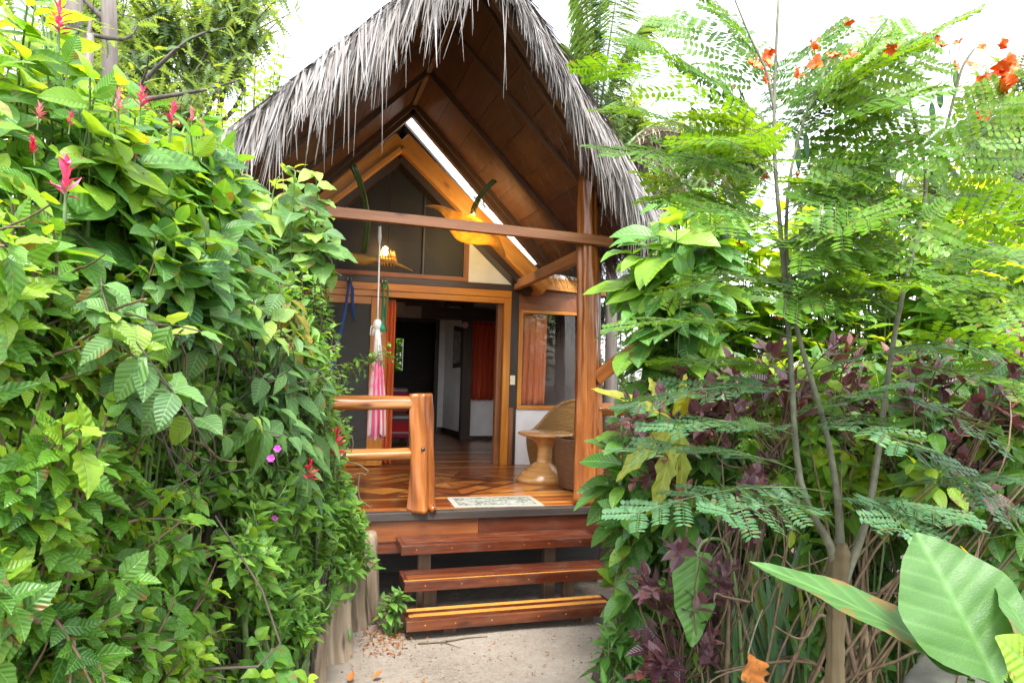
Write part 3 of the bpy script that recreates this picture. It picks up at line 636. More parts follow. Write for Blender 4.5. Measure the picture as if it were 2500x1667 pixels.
m = MB(); m.box(2.552, 2.655, WY-.02, WY+.12, DK+.0, 2.93, 'z'); m.build('corner_post', W_DARK, cab, bevel=.004)
# sliding panel at left
sd_ = thing
pn = MB(); y0, y1 = WY-.01, WY+.04
pn.box(.80, .985, y0, y1, DK+.01, 2.757, 'z', rnd=.5); pn.box(-.75, .798, y0, y1, 2.665, 2.757, rnd=.6); pn.box(-.75, .798, y0, y1, DK+.01, DK+.15, rnd=.4); pn.box(-.74, -.62, y0, y1, DK+.152, 2.663, 'z')
pn = pn.build('sliding_door', W_FRAME, cab, bevel=.004)
m = MB(); m.box(-.62, .80, WY+.012, WY+.018, DK+.15, 2.665); m.build('screen', M_SCREEN, pn)
m = MB(); m.box(.925, .945, WY-.022, WY-.008, 1.75, 1.93, 'z'); m.build('handle', W_DARK, pn, bevel=.004)
# right wall and window
m = MB(); m.box(2.657, 3.6, WY, WY+.12, DK, 1.425); m.build('wall', M_PLASTER, cab)
m = MB(); m.box(2.657, 3.62, WY-.012, WY+.11, 2.70, 2.99, rnd=.3); m.build('window_header', W_BEAM, cab, bevel=.004)
wf = MB(); wf.box(2.657, 2.715, WY-.03, WY+.08, 1.475, 2.697, 'z', rnd=.5); wf.box(2.657, 3.6, WY-.035, WY+.08, 1.428, 1.473, rnd=.35); wf.box(2.718, 3.6, WY-.03, WY+.08, 2.655, 2.697, rnd=.4); wf.box(3.52, 3.60, WY-.03, WY+.08, 1.475, 2.653, 'z')
wf = wf.build('window', W_FRAME, cab, bevel=.003)
m = MB(); m.box(2.715, 3.52, WY+.03, WY+.036, 1.473, 2.655); m.build('pane', M_GLASS, wf)
# white gable plaster at both sides of the gable window
tri = MB(); tri.poly([(1.985, WY+.02, 3.008), (2.62, WY+.02, 3.008), (1.985, WY+.02, 3.62)], .08, (0, 1, 0)); tri.build('wall', M_PLASTER, cab); tri = MB(); tri.poly([(.066, WY+.02, 3.008), (.066, WY+.02, 3.62), (-.62, WY+.02, 3.008)], .08, (0, 1, 0))
tri.build('wall', M_PLASTER, cab)
gw = MB(); gw.box(.068, 1.983, WY-.02, WY+.07, 3.008, 3.062, rnd=.4); gw.box(1.915, 1.983, WY-.015, WY+.07, 3.064, 3.66, 'z', rnd=.2); gw.box(.068, .12, WY-.015, WY+.07, 3.064, 3.66, 'z', rnd=.2)
gw = gw.build('window', W_BEAM, cab, bevel=.003)
m = MB(); m.box(1.40, 1.418, WY-.005, WY+.028, 3.064, 4.10, 'z'); m.build('mullion', W_DARK, gw)
m = MB(); m.poly([(.12, WY+.03, 3.062), (1.915, WY+.03, 3.062), (1.915, WY+.03, 3.70), (1.05, WY+.03, 4.50), (.12, WY+.03, 3.66)], .006, (0, 1, 0)); m.build('pane', M_LOFTSCREEN, gw)
# rake boards standing proud of the gable
RY0, RY1 = 8.16, 8.50
def rake(pts, name, mat, y0, y1):
    m = MB(); 
    m.poly([(x, y0, z) for x, z in pts], y1-y0, (0, 1, 0), us=1.0); o = m.build(name, mat, cab, bevel=.004)
    return o
def rakebeam(a, b, wd, y0, y1, mat, name='rake_beam', rnd=.5, off=0.0):
    a = Vector((a[0], (y0+y1)/2, a[1])); b = Vector((b[0], (y0+y1)/2, b[1])); m = MB(); m.beam(a, b, wd, y1-y0, (0, 1, 0), rnd, sub=1); return m.build(name, mat, cab, bevel=.004)
za = 1.95
# right and left, two boards deep each (wide upper face, narrow lower lip)
rakebeam((1.075, za+2.665), (2.93, za+1.005), .165, RY0, RY1, W_ORANGE, rnd=.6)
rakebeam((1.045, za+2.655), (-1.2, za+.60), .165, RY0+.003, RY1, W_ORANGE, rnd=.75)
rakebeam((1.065, za+2.545), (2.86, za+.94), .055, RY0-.02, RY1-.01, W_ORANGE, 'rake_lip', .8)
rakebeam((1.045, za+2.535), (-1.16, za+.515), .055, RY0-.017, RY1-.01, W_ORANGE, 'rake_lip', .85)
rakebeam((1.06, za+2.46), (2.75, za+.95), .09, RY0+.10, RY1+.02, W_DARK, 'rake_soffit_shade', .4)  # dark underside boards: shadow below the rake beams put into their colour
rakebeam((1.05, za+2.45), (-1.05, za+.52), .09, RY0+.103, RY1+.02, W_DARK, 'rake_soffit_shade', .4)
# side-roof eave board right of the post with its pale capping
a = aty(1316, 690, 8.3); b = aty(1530, 715, 8.75)
m = MB(); m.beam(a, b, .06, .16, rnd=.7); m.build('eave_board', W_ORANGE, cab, bevel=.004)
m = MB(); m.beam(a+np.array([.0, .02, .105]), b+np.array([.1, .02, .095]), .05, .045); m.build('eave_capping', M_PLASTER, cab)
a2 = aty(1500, 722, 8.7); m = MB(); m.beam(a2, a2+np.array([.16, .5, 0]), .15, .17, rnd=.4); m.build('beam_end', W_PLANKLEG, cab, bevel=.004)

# roof ------------------------------------------------------------------
SLR = 1.0                                    # slope of the underside
def rz(x): return RZ - SLR*abs(x-RX)
XE0, XE1 = -1.15, 3.0
def fy(x): return 4.98 + (.42*(x-RX)/1.5 if x > RX else 0.02*(RX-x))          # skewed front edge
# ceiling boards run front to back between the rafters
RAFY = [None, 6.05, 7.08, 8.12]
m = MB(); rg = random.Random(5)
for sgn in (1, -1):
    xe = XE1 if sgn > 0 else XE0; nb = 7; L = abs(xe-RX)
    for k in range(nb):
        x0 = RX+sgn*L*k/nb; x1 = RX+sgn*(L*(k+1)/nb-.004); xm = (x0+x1)/2
        for j in range(3):
            ya = fy(xm)+.02 if j == 0 else RAFY[j]+.003; yb = RAFY[j+1]-.003
            if ya >= yb: continue
            P = [(x0, ya, rz(x0)), (x1, ya, rz(x1)), (x1, yb, rz(x1)), (x0, yb, rz(x0))]
            n = Vector((sgn*SLR, 0, 1)).normalized()*.02; vs = [Vector(q) for q in P]+[Vector(q)+n for q in P]
            h = math.hypot(x1-x0, rz(x1)-rz(x0)); fs = [(0, 1, 2, 3), (7, 6, 5, 4), (0, 4, 5, 1), (1, 5, 6, 2), (2, 6, 7, 3), (3, 7, 4, 0)]; ly = yb-ya; o = rg.random()*5
            u = [[(o, 0), (o, h), (o+ly, h), (o+ly, 0)]]*2 + [[(0, 0), (0, .02), (h, .02), (h, 0)]]*4
            m.quad_piece(vs, fs, u)
m.build('ceiling_boards', W_CEIL, cab)
def rafter(y, wd, ht, mat, drop=.0, x0=None, x1=None, yl=None, yr=None, name='rafter', rnd=.5):
    for sgn in (1, -1):
        xe = XE1 if sgn > 0 else XE0; ye = (yr if sgn > 0 else yl) if yr is not None else y
        nrm = Vector((-sgn*SLR, 0, -1)).normalized()*(ht/2-drop)
        m = MB(); a = Vector((RX+sgn*.003, y, RZ))+nrm; b = Vector((xe, ye, rz(xe)))+nrm
        m.beam(a, b, wd, ht, (sgn*SLR, 0, 1), rnd); m.build(name, mat, cab, bevel=.004)
rafter(7.08, .06, .05, W_RAFT); rafter(8.12, .09, .11, W_RAFT, rnd=.2); rafter(6.05, .06, .035, W_RAFT)
rafter(8.02, .05, .06, W_RAFT, name='rafter_trim', rnd=.1)
rafter(fy(RX)+.04, .075, .105, W_RAFT, yl=fy(XE0)+.04, yr=fy(XE1)+.04, name='barge_board', rnd=.8)
rafter(fy(RX)+.24, .06, .07, W_RAFT, yl=fy(XE0)+.24, yr=fy(XE1)+.26, name='rafter', rnd=.6)
m = MB(); m.beam((RX, 5.0, RZ-.03), (RX, 8.1, RZ-.03), .05, .06); m.build('ridge_beam', W_RAFT, cab)
# skylight strip of translucent sheet between porch roof and house roof
m_, t_, bs_, out_ = new_mat('translucent_sheet'); t_.nodes.remove(bs_)
_a = N(t_, 'ShaderNodeBsdfTranslucent'); _a.inputs[0].default_value = (.92, .92, .90, 1); _b = N(t_, 'ShaderNodeBsdfTransparent'); _b.inputs[0].default_value = (.93, .93, .92, 1)
_m = N(t_, 'ShaderNodeMixShader'); _m.inputs[0].default_value = .62; t_.links.new(_b.outputs[0], _m.inputs[1]); t_.links.new(_a.outputs[0], _m.inputs[2]); t_.links.new(_m.outputs[0], out_.inputs[0]); M_SHEET = m_
for sgn in (1, -1):
    xe = 3.0 if sgn > 0 else -.9; m = MB(); m.poly([(RX+sgn*.01, 8.17, RZ+.02), (xe, 8.17, rz(xe)+.02), (xe, 8.80, rz(xe)+.02), (RX+sgn*.01, 8.80, RZ+.02)], .006, (0, 0, 1)); m.build('skylight', M_SHEET, cab)
m = MB(); q = [atx(1395*1, 560, 0)*0]; 
a = aty(1262, 560, 8.17); 
m.beam((2.43, 8.17, rz(2.43)-.05), (2.43, 8.77, rz(2.43)-.05), .05, .05); m.build('skylight_batten', W_RAFT, cab)
lb = LB('strip', 5, 1, 0, 77); rgn = np.random.default_rng(77)         # dead thatch lying on the sheet
for k in range(60):
    x = 2.02+.30*rgn.random()**1.4*(1 if k % 2 else -.5)+.05; y = 8.2+.55*rgn.random(); 
    lb.add((x, y, rz(x)+.035), (.7+rgn.normal(0, .25), rgn.normal(0, .35), -.7), (.7, 0, .7), rgn.uniform(.15, .4), .03, .05, .1)
lb.build('fallen_thatch', M_THATCHDARK, cab)
# house roof behind the facade (dark inside)
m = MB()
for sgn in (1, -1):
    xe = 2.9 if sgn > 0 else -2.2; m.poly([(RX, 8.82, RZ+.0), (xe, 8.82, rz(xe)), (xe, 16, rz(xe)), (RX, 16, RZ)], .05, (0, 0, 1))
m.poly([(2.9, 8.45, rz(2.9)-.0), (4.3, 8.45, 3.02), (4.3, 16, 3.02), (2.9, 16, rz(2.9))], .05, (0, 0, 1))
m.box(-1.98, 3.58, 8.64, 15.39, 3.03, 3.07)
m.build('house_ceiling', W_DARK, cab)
# thatch: a thick bed with leaf strips over it and hanging off its edges
TH = .085
m = MB()
for sgn in (1, -1):
    xe = XE1+.05 if sgn > 0 else XE0-.1
    for seg, (ya, yb) in enumerate(((None, 8.12), (8.84, 16.0))):
        def bed(u, v):
            return None
        nx, ny = 8, 4; V = []; Fc = []
        for top in (0, 1):
            for i in range(nx+1):
                for j in range(ny+1):
                    x = RX+(xe-RX)*i/nx; y0_ = (fy(x)-.02 if ya is None else ya); y = y0_+(yb-y0_)*j/ny
                    f = i/nx; V.append((x+sgn*top*TH*.45*f, y-(top*.05 if ya is None else 0)*(1-j/ny), rz(x)+.03 + top*(TH*(1.25-.35*f)*(1 if f < 1 else .55))))
        nn_ = (nx+1)*(ny+1)
        for i in range(nx):
            for j in range(ny):
                a = i*(ny+1)+j; Fc.append((a, a+1, a+ny+2, a+ny+1)); Fc.append((a+nn_, a+ny+1+nn_, a+ny+2+nn_, a+1+nn_))
        for i in range(nx): 
            for j in (0, ny): a = i*(ny+1)+j; Fc.append((a, a+ny+1, a+ny+1+nn_, a+nn_))
        for j in range(ny): a = nx*(ny+1)+j; Fc.append((a, a+1, a+1+nn_, a+nn_))
        m.quad_piece(V, Fc, [[(0, 0), (1, 0), (1, 1), (0, 1)]]*len(Fc))
roof = m.build('thatch_roof', M_THATCHBED, cab)
rgn = np.random.default_rng(11); lb = LB('strip', 6, 1, 0, 12)
def topz(x):
    f = min(1, abs(x-RX)/(abs(XE1-RX))); return rz(x)+.03+TH*(1.25-.35*f)
# shingled strips on the slopes
for sgn in (1, -1):
    L = (XE1-RX) if sgn > 0 else (RX-XE0)
    for k in range(5200 if sgn > 0 else 4200):
        f = rgn.random()**.9*1.02; x = RX+sgn*L*f; y = fy(x)-.06+3.1*rgn.random()**1.7
        d = np.array([sgn*(.72+rgn.normal(0, .06)), rgn.normal(-.10, .14), -.72+rgn.normal(0, .06)])
        lb.add((x, y, topz(x)+rgn.uniform(-.03, .02)), d, (sgn*.7, 0, .7), rgn.uniform(.35, .7), rgn.uniform(.012, .03), rgn.uniform(.05, .4), rgn.normal(0, .3))
lb.build('thatch_strips', M_THATCH, roof)
# fringe hanging from the front edge, in clumps
lb = LB('strip', 7, 1, 0, 13)
for sgn, cnt in ((1, 300), (-1, 165)):
    L = (XE1+.05-RX) if sgn > 0 else (RX-XE0+.05)
    for c in range(cnt):
        f = rgn.random(); x0 = RX+sgn*L*f; h0 = rgn.uniform(.55, 1) if sgn > 0 else rgn.uniform(.1, 1)
        ln0 = (rgn.uniform(.5, 1.1)*(.26+.42*f**1.5) if sgn > 0 else rgn.uniform(.26, .78)*(1-.3*f))*(1.2 if rgn.random() < .12 else 1)
        sd0 = sgn*rgn.uniform(.0, .40 if sgn > 0 else .28); fw = rgn.normal(-.12, .12); tone = np.clip(rgn.normal(.62, .16), 0, 1)
        for k in range(rgn.integers(4, 11)):
            x = x0+rgn.normal(0, .035); h = np.clip(h0+rgn.normal(0, .1), 0, 1.05); y = fy(x)-.03-.07*rgn.random()-.05*h
            z = rz(x)+.03+TH*1.15*h
            lb.add((x, y, z), (sd0+rgn.normal(0, .07), fw+rgn.normal(0, .07), -1), (0, -1, .2), (ln0*rgn.uniform(.55, 1.05)+.12*h), rgn.uniform(.008, .027), rgn.normal(-.02, .18), rgn.normal(0, .35), np.clip(tone+rgn.normal(0, .2), 0, 1))
    for c in range(330):                                # short dense layer that covers the end of the bed
        x = RX+sgn*L*rgn.random(); h = rgn.uniform(.35, 1.05)
        lb.add((x, fy(x)-.05-.04*h, rz(x)+.03+TH*1.15*h), (sgn*rgn.uniform(.3, .9), rgn.normal(-.08, .1), -1), (0, -1, .2), rgn.uniform(.14, .30), rgn.uniform(.012, .03), .1, rgn.normal(0, .3), np.clip(rgn.normal(.45, .22), 0, 1))
for c in range(520):                                    # long hanging fibres on the lower right end
    f = rgn.uniform(.42, 1.06); x = RX+(XE1+.05-RX)*f; h = rgn.uniform(.5, 1.05); tone = np.clip(rgn.normal(.6, .2), 0, 1)
    lb.add((x, fy(x)-.05-.08*rgn.random(), rz(x)+.03+TH*1.1*h), (rgn.uniform(.0, .34), rgn.normal(-.06, .1), -1), (0, -1, .2), rgn.uniform(.35, .95)*(.55+.5*f), rgn.uniform(.008, .026), rgn.normal(0, .14), rgn.normal(0, .35), tone)
for c in range(26):                                     # single long wisps
    sgn = 1 if c % 3 == 0 else -1; x = RX+sgn*rgn.random()*1.6; lb.add((x, fy(x)-.08, rz(x)+.1), (rgn.normal(0, .06), rgn.normal(-.1, .1), -1), (0, -1, .2), rgn.uniform(.6, 1.05), rgn.uniform(.007, .013), rgn.normal(0, .15), .3, .7)
# fringe on the right eave, thick and long
for k in range(2200):
    y = 5.55+2.4*rgn.random()**1.3; x = XE1+.02+rgn.normal(0, .08); h = rgn.random()
    lb.add((x, y, rz(XE1)+.02+TH*.9*h), (.42+rgn.normal(0, .12)+.25*h, rgn.normal(-.05, .13), -1), (.9, -.3, .3), rgn.uniform(.3, .62), rgn.uniform(.008, .022), rgn.uniform(.0, .4), rgn.normal(0, .3), np.clip(rgn.normal(.55, .25), 0, 1))
for k in range(900):
    y = 4.95+3*rgn.random(); x = XE0-.02+rgn.normal(0, .08); h = rgn.random()
    lb.add((x, y, rz(XE0)+.02+TH*.9*h), (-.42+rgn.normal(0, .12), rgn.normal(-.05, .13), -1), (-.9, -.3, .3), rgn.uniform(.3, .6), rgn.uniform(.008, .022), rgn.uniform(.0, .4), rgn.normal(0, .3))
lb.build('thatch_fringe', M_THATCH, roof)
# dark underside fringe of the back eave seen right of the post
lb = LB('strip', 4, 1, 0, 14)
for k in range(900):
    x = 3.0+1.4*rgn.random(); y = 9.0+1.2*rgn.random()
    lb.add((x, y-.25, 2.98-.10*rgn.random()), (rgn.normal(0, .06), rgn.normal(0, .06), -1), (0, -1, 0), rgn.uniform(.35, .72), rgn.uniform(.008, .02), 0, 0)
lb.build('back_eave_fringe', M_THATCHDARK, roof)

# interior -----------------------------------------------------------------
BZ = 5.0
m = MB(); m.box(-2.1, -2.0, 8.6, 15.5, DK, 2.5); m.build('wall', M_PLASTER, cab); m = MB(); m.box(3.6, 3.7, 8.6, 15.5, DK, 3.1); m.build('wall', M_PLASTER, cab)
BY = 12.7
dl = float(aty(962, 850, BY)[0]); dr_ = float(aty(1062, 850, BY)[0]); dt = float(aty(1010, 786, BY)[2])
m = MB(); m.box(-2.0, dl, BY, BY+.1, DK, 4.2); m.box(dr_, 2.56, BY, BY+.1, DK, 4.2); m.box(dl, dr_, BY+.002, BY+.1, dt, 4.2); m.build('wall', M_PLASTER, cab)
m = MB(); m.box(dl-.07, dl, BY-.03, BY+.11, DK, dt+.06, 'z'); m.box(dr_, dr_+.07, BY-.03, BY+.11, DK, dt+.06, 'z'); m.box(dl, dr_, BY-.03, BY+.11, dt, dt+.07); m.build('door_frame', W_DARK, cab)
m = MB(); m.poly([(2.56, 12.7, DK), (2.74, 11.52, DK), (2.74, 11.52, 3.9), (2.56, 12.7, 3.9)], .06, (1, 0, 0)); m.build('wall', M_PLASTER, cab)
m = MB(); m.poly([(2.55, 12.695, DK), (2.73, 11.515, DK), (2.73, 11.515, DK+.10), (2.55, 12.695, DK+.10)], -.02, (1, 0, 0)); m.box(dr_+.08, 2.545, BY-.02, BY, DK, DK+.10); m.build('skirting', W_DARK, cab)
m = MB(); m.box(2.60, 2.76, 11.36, 11.50, DK, 4.3, 'z'); m.box(2.3, 2.6, 11.30, 11.50, 2.95, 3.15); m.box(1.9, 3.6, 11.34, 11.48, 2.72, 2.92); m.build('inner_post', W_DARK, cab)
m = MB(); m.box(2.765, 3.6, 11.5, 11.6, DK+.03, 1.72); m.build('wall', M_PLASTER, cab)
m = MB(); m.box(2.765, 3.6, 11.47, 11.5, DK, DK+.06); m.build('skirting', W_DARK, cab)
m = MB(); m.box(3.02+.52, 3.6, 11.5, 11.6, 1.72, 3.2); m.box(2.765, 3.54, 11.505, 11.6, 2.75, 3.3); m.build('wall', M_PLASTER, cab)
# back room and its small window on the garden
wx0, wx1, wz0, wz1 = [float(v) for v in (aty(966, 865, 15.4)[0], aty(984, 865, 15.4)[0], aty(975, 905, 15.4)[2], aty(975, 826, 15.4)[2])]
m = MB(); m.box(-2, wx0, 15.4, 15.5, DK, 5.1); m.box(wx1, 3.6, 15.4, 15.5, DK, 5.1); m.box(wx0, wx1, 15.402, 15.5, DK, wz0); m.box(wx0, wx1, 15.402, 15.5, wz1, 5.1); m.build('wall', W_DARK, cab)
# curtain rod
m = MB(); m.tube([(2.78, 11.42, 2.68), (3.55, 11.42, 2.68)], .012, 8); m.build('curtain_rod', W_DARK, cab)

# ================================================================== porch steps
st_ = thing('porch_steps', 'three varnished reddish plank steps leading up to the porch', 'steps', (1.63, 5.2, 0))
def tread(x0, x1, y0, y1, z, strips, seed, tilt=0.0):
    m = MB(); th = .07; n = 4; rg = random.Random(seed); wd = (y1-y0-.035)/n
    yy = y0+.035
    for k in range(n):
        if k in strips: continue
        m.box(x0+.032, x1-.032, yy+wd*k+.001, yy+wd*(k+1)-.001, z-.035, z, rnd=rg.random()*.6+.1)
    m.box(x0, x1, y0, y0+.033, z-th, z+.002, rnd=.35+.1*seed)
    m.box(x0, x0+.03, y0+.0345, y1, z-th, z+.001, 'y', rnd=.15); m.box(x1-.03, x1, y0+.0345, y1, z-th, z+.001, 'y', rnd=.15)
    o = m.build('tread', W_STEP, st_, bevel=.003)
    if strips:
        m = MB()
        for k in strips: m.box(x0+.032, x1-.032, yy+wd*k+.001, yy+wd*(k+1)-.001, z-.035, z+.0005, rnd=rg.random())
        m.build('light_strip', W_STRIP, o)
    for k in range(6):
        m = MB(); x = x0+.12+(x1-x0-.24)*k/5+rg.uniform(-.05, .05); m.tube([(x, y0-.001, z-.03), (x, y0+.004, z-.03)], .0045, 6); m.build('plug', W_STRIP, o)
    return o
t1, t2, t3 = 1.95-1.412, 1.95-1.60, 1.95-1.80
tread(.812, 2.478, 5.47, 5.80, t1, (), 1)
tread(.80, 2.47, 5.17, 5.485, t2, (), 2)
tread(.785, 2.40, 4.93, 5.20, t3, (1, 3), 3)
m = MB(); m.box(.80, 2.468, 5.171+.036, 5.171+.052, t2-.002, t2+.0012); m.build('light_strip', W_STRIP, st_)
for (x, y, z0, z1) in ((1.02, 5.62, -.02, t1-.07), (2.08, 5.60, -.02, t1-.07), (1.02, 5.34, -.02, t2-.07), (2.16, 5.36, -.02, t2-.07), (1.12, 5.06, -.02, t3-.071), (2.2, 5.06, -.02, t3-.071)):
    m = MB(); m.box(x-.05, x+.05, y-.03, y+.03, z0, z1, 'z'); m.build('leg', W_PLANKLEG, st_, bevel=.004)
# ================================================================== things on the porch
# door mat
def mat_mat():
    m, t, bs, out = new_mat('patterned_mat'); tc = N(t, 'ShaderNodeTexCoord'); sp = N(t, 'ShaderNodeSeparateXYZ'); t.links.new(tc.outputs['Object'], sp.inputs[0])
    ax = math_(t, 'ABSOLUTE', sp.outputs[0]); ay = math_(t, 'ABSOLUTE', sp.outputs[1])
    n = N(t, 'ShaderNodeTexVoronoi', feature='DISTANCE_TO_EDGE'); n.inputs['Scale'].default_value = 26; t.links.new(tc.outputs['Object'], n.inputs['Vector'])
    n2 = N(t, 'ShaderNodeTexNoise'); n2.inputs['Scale'].default_value = 9; n2.inputs['Detail'].default_value = 6; t.links.new(tc.outputs['Object'], n2.inputs['Vector'])
    v = math_(t, 'ADD', math_(t, 'MULTIPLY', n.outputs['Distance'], 2.0), math_(t, 'MULTIPLY', math_(t, 'SUBTRACT', n2.outputs['Fac'], .5), 1.5))
    r = ramp(t, [(.0, (.06, .075, .06)), (.16, (.14, .16, .13)), (.34, (.27, .27, .23))]); t.links.new(v, r.inputs[0])
    e = math_(t, 'MINIMUM', math_(t, 'SUBTRACT', .405, ax), math_(t, 'SUBTRACT', .23, ay))
    b = math_(t, 'MULTIPLY', math_(t, 'GREATER_THAN', e, .0), math_(t, 'LESS_THAN', e, .05)); ln = math_(t, 'MULTIPLY', math_(t, 'GREATER_THAN', e, .05), math_(t, 'LESS_THAN', e, .056))
    mx = N(t, 'ShaderNodeMix', data_type='RGBA'); t.links.new(b, mx.inputs[0]); t.links.new(r.outputs[0], mx.inputs[6]); mx.inputs[7].default_value = (.29, .26, .215, 1)
    m2 = N(t, 'ShaderNodeMix', data_type='RGBA'); t.links.new(ln, m2.inputs[0]); t.links.new(mx.outputs[2], m2.inputs[6]); m2.inputs[7].default_value = (.08, .07, .06, 1)
    t.links.new(m2.outputs[2], bs.inputs['Base Color']); bs.inputs['Roughness'].default_value = .95; f = N(t, 'ShaderNodeTexNoise'); f.inputs['Scale'].default_value = 160; t.links.new(tc.outputs['Object'], f.inputs['Vector']); bump(t, bs, f.outputs['Fac'], .6, .004); return m
m = MB(); m.box(-.405, .405, -.23, .23, 0, .012); o = m.build('door_mat', mat_mat(), None, bevel=.004); o.location = (1.742, 6.14, DK+.001); o.rotation_euler = (0, 0, rad(-3))
tag(o, 'pale door mat with a dark leafy pattern lying at the top of the steps', 'door mat')

# low round table
tb = thing('round_table', 'low round wooden pedestal table with a flared foot standing beside the wicker chairs', 'table', (2.61, 7.22, DK))
def lathe(m, prof, c, n=40, off=None):
    def fn(u, v):
        x = v*(len(prof)-1); i = min(int(x), len(prof)-2); f = x-i; r = prof[i][0]*(1-f)+prof[i+1][0]*f; z = prof[i][1]*(1-f)+prof[i+1][1]*f
        a = u*2*math.pi; ox, oy = off(z, a) if off else (0, 0); return (c[0]+r*math.cos(a)+ox, c[1]+r*math.sin(a)+oy, c[2]+z)
    return m.grid(fn, n, len(prof)-1, 1, 1, True)
m = MB(); lathe(m, [(.001, .530), (.29, .530), (.303, .526), (.306, .515), (.298, .503), (.24, .485), (.001, .484)], tb.location, 56); m.build('table_top', W_TABLE, tb, True)
m = MB(); lathe(m, [(.23, .486), (.16, .455), (.105, .41), (.085, .36), (.080, .28), (.085, .21)], tb.location, 40, lambda z, a: (-.02*(1-z/.5), 0)); m.build('pedestal', W_TABLE, tb, True)
m = MB(); lathe(m, [(.084, .212), (.10, .195), (.155, .155), (.205, .10), (.24, .05), (.25, .012), (.235, .0)], tb.location, 40, lambda z, a: (-.02-(.05 if math.cos(a) < 0 else .0)*abs(math.cos(a))*(1-z/.22), 0)); m.build('foot', W_TABLE, tb, True)

# wicker tub chairs
def wicker_mat(name, dark, light):
    m, t, bs, out = new_mat(name); uv = N(t, 'ShaderNodeUVMap').outputs[0]; sp = N(t, 'ShaderNodeSeparateXYZ'); t.links.new(uv, sp.inputs[0])
    a = math_(t, 'SINE', math_(t, 'MULTIPLY', sp.outputs[0], 6.283*44)); b = math_(t, 'SINE', math_(t, 'MULTIPLY_ADD', sp.outputs[1], 6.283*26, 0))
    k = math_(t, 'MULTIPLY', a, b); h = math_(t, 'ADD', math_(t, 'ABSOLUTE', b), math_(t, 'MULTIPLY', k, .6))
    n = N(t, 'ShaderNodeTexNoise'); n.inputs['Scale'].default_value = 1; n.inputs['Detail'].default_value = 4; t.links.new(mapped(t, uv, (30, 22, 1)), n.inputs['Vector'])
    x = math_(t, 'MULTIPLY_ADD', h, .45, math_(t, 'MULTIPLY', n.outputs['Fac'], .5)); r = ramp(t, [(.2, dark), (.85, light)]); t.links.new(x, r.inputs[0]); t.links.new(r.outputs[0], bs.inputs['Base Color'])
    bs.inputs['Roughness'].default_value = .5; bump(t, bs, h, .9, .012); return m
M_WICK = wicker_mat('honey_wicker', (.12, .048, .012), (.66, .38, .13)); M_WICKD = wicker_mat('brown_wicker', (.035, .016, .008), (.36, .18, .08))
def tub_chair(name, label, loc, face, mat, hb, hf, R):
    t = thing(name, label, 'chair', loc, 'wicker tub chairs')
    def rim(a):                                   # a = angle from the back
        c = math.cos(a); k = max(0.0, (c+.35)/1.35); k = k*k*(3-2*k); return hf + (hb-hf)*k
    def prof(v):                                  # barrel: narrow foot, bulging middle
        return R*(.80+.20*math.sin(min(1, v*1.25)*math.pi*.5)-.10*max(0, v-.75))
    def outer(u, v):
        a = u*2*math.pi; z = .02+(rim(a)-.02)*v; r = prof(min(1, z/.55)) + .05*max(0, z-.45)*max(0, math.cos(a)); b = a+face
        return (loc[0]-r*math.cos(b)*1.0, loc[1]-r*math.sin(b), loc[2]+z)
    m = MB(); m.grid(outer, 56, 14, 1, 1, True)
    def inner(u, v):
        a = u*2*math.pi; z = .34+(rim(a)-.34)*v; r = prof(min(1, z/.55))-.035 + .05*max(0, z-.45)*max(0, math.cos(a)); b = a+face
        return (loc[0]-r*math.cos(b), loc[1]-r*math.sin(b), loc[2]+z)
    m.grid(inner, 56, 8, 1, .7, True); m.build('shell', mat, t, True)
    m = MB(); ring = []
    for k in range(57):
        a = k/56*2*math.pi; p, q = outer(k/56, 1), inner(k/56, 1); ring.append(((p[0]+q[0])/2, (p[1]+q[1])/2, p[2]))
    m.tube(ring, .024, 8, caps=False); m.build('rim', mat, t, True)
    m = MB(); lathe(m, [(.001, .36), (R*.80, .365), (R*.90, .35), (R*.90, .33)], loc, 40); m.build('seat', mat, t, True)
    m = MB(); 
    for a in (45, 135, 225, 315): m.tube([(loc[0]+R*.6*math.cos(rad(a)), loc[1]+R*.6*math.sin(rad(a)), loc[2]), (loc[0]+R*.6*math.cos(rad(a)), loc[1]+R*.6*math.sin(rad(a)), loc[2]+.03)], .02, 8)
    m.build('feet', W_DARK, t); return t
tub_chair('wicker_chair', 'honey wicker tub chair with a tall curved back against the white wall', (3.02, 7.78, DK), rad(205), M_WICK, .84, .46, .43)
tub_chair('wicker_chair', 'dark brown wicker tub chair half hidden behind the big porch post', (2.93, 6.70, DK), rad(150), M_WICKD, .70, .50, .385)

# light switch
sw = thing('light_switch', 'ivory light switch on the wooden door jamb', 'switch', (2.585, WY-.036, 1.79))
m = MB(); m.box(2.552, 2.618, WY-.058, WY-.036, 1.735, 1.855); m.build('plate', M_SWITCH, sw, bevel=.004)
m = MB(); m.box(2.572, 2.598, WY-.064, WY-.0585, 1.775, 1.815); m.build('rocker', M_SWITCH, sw, bevel=.002)

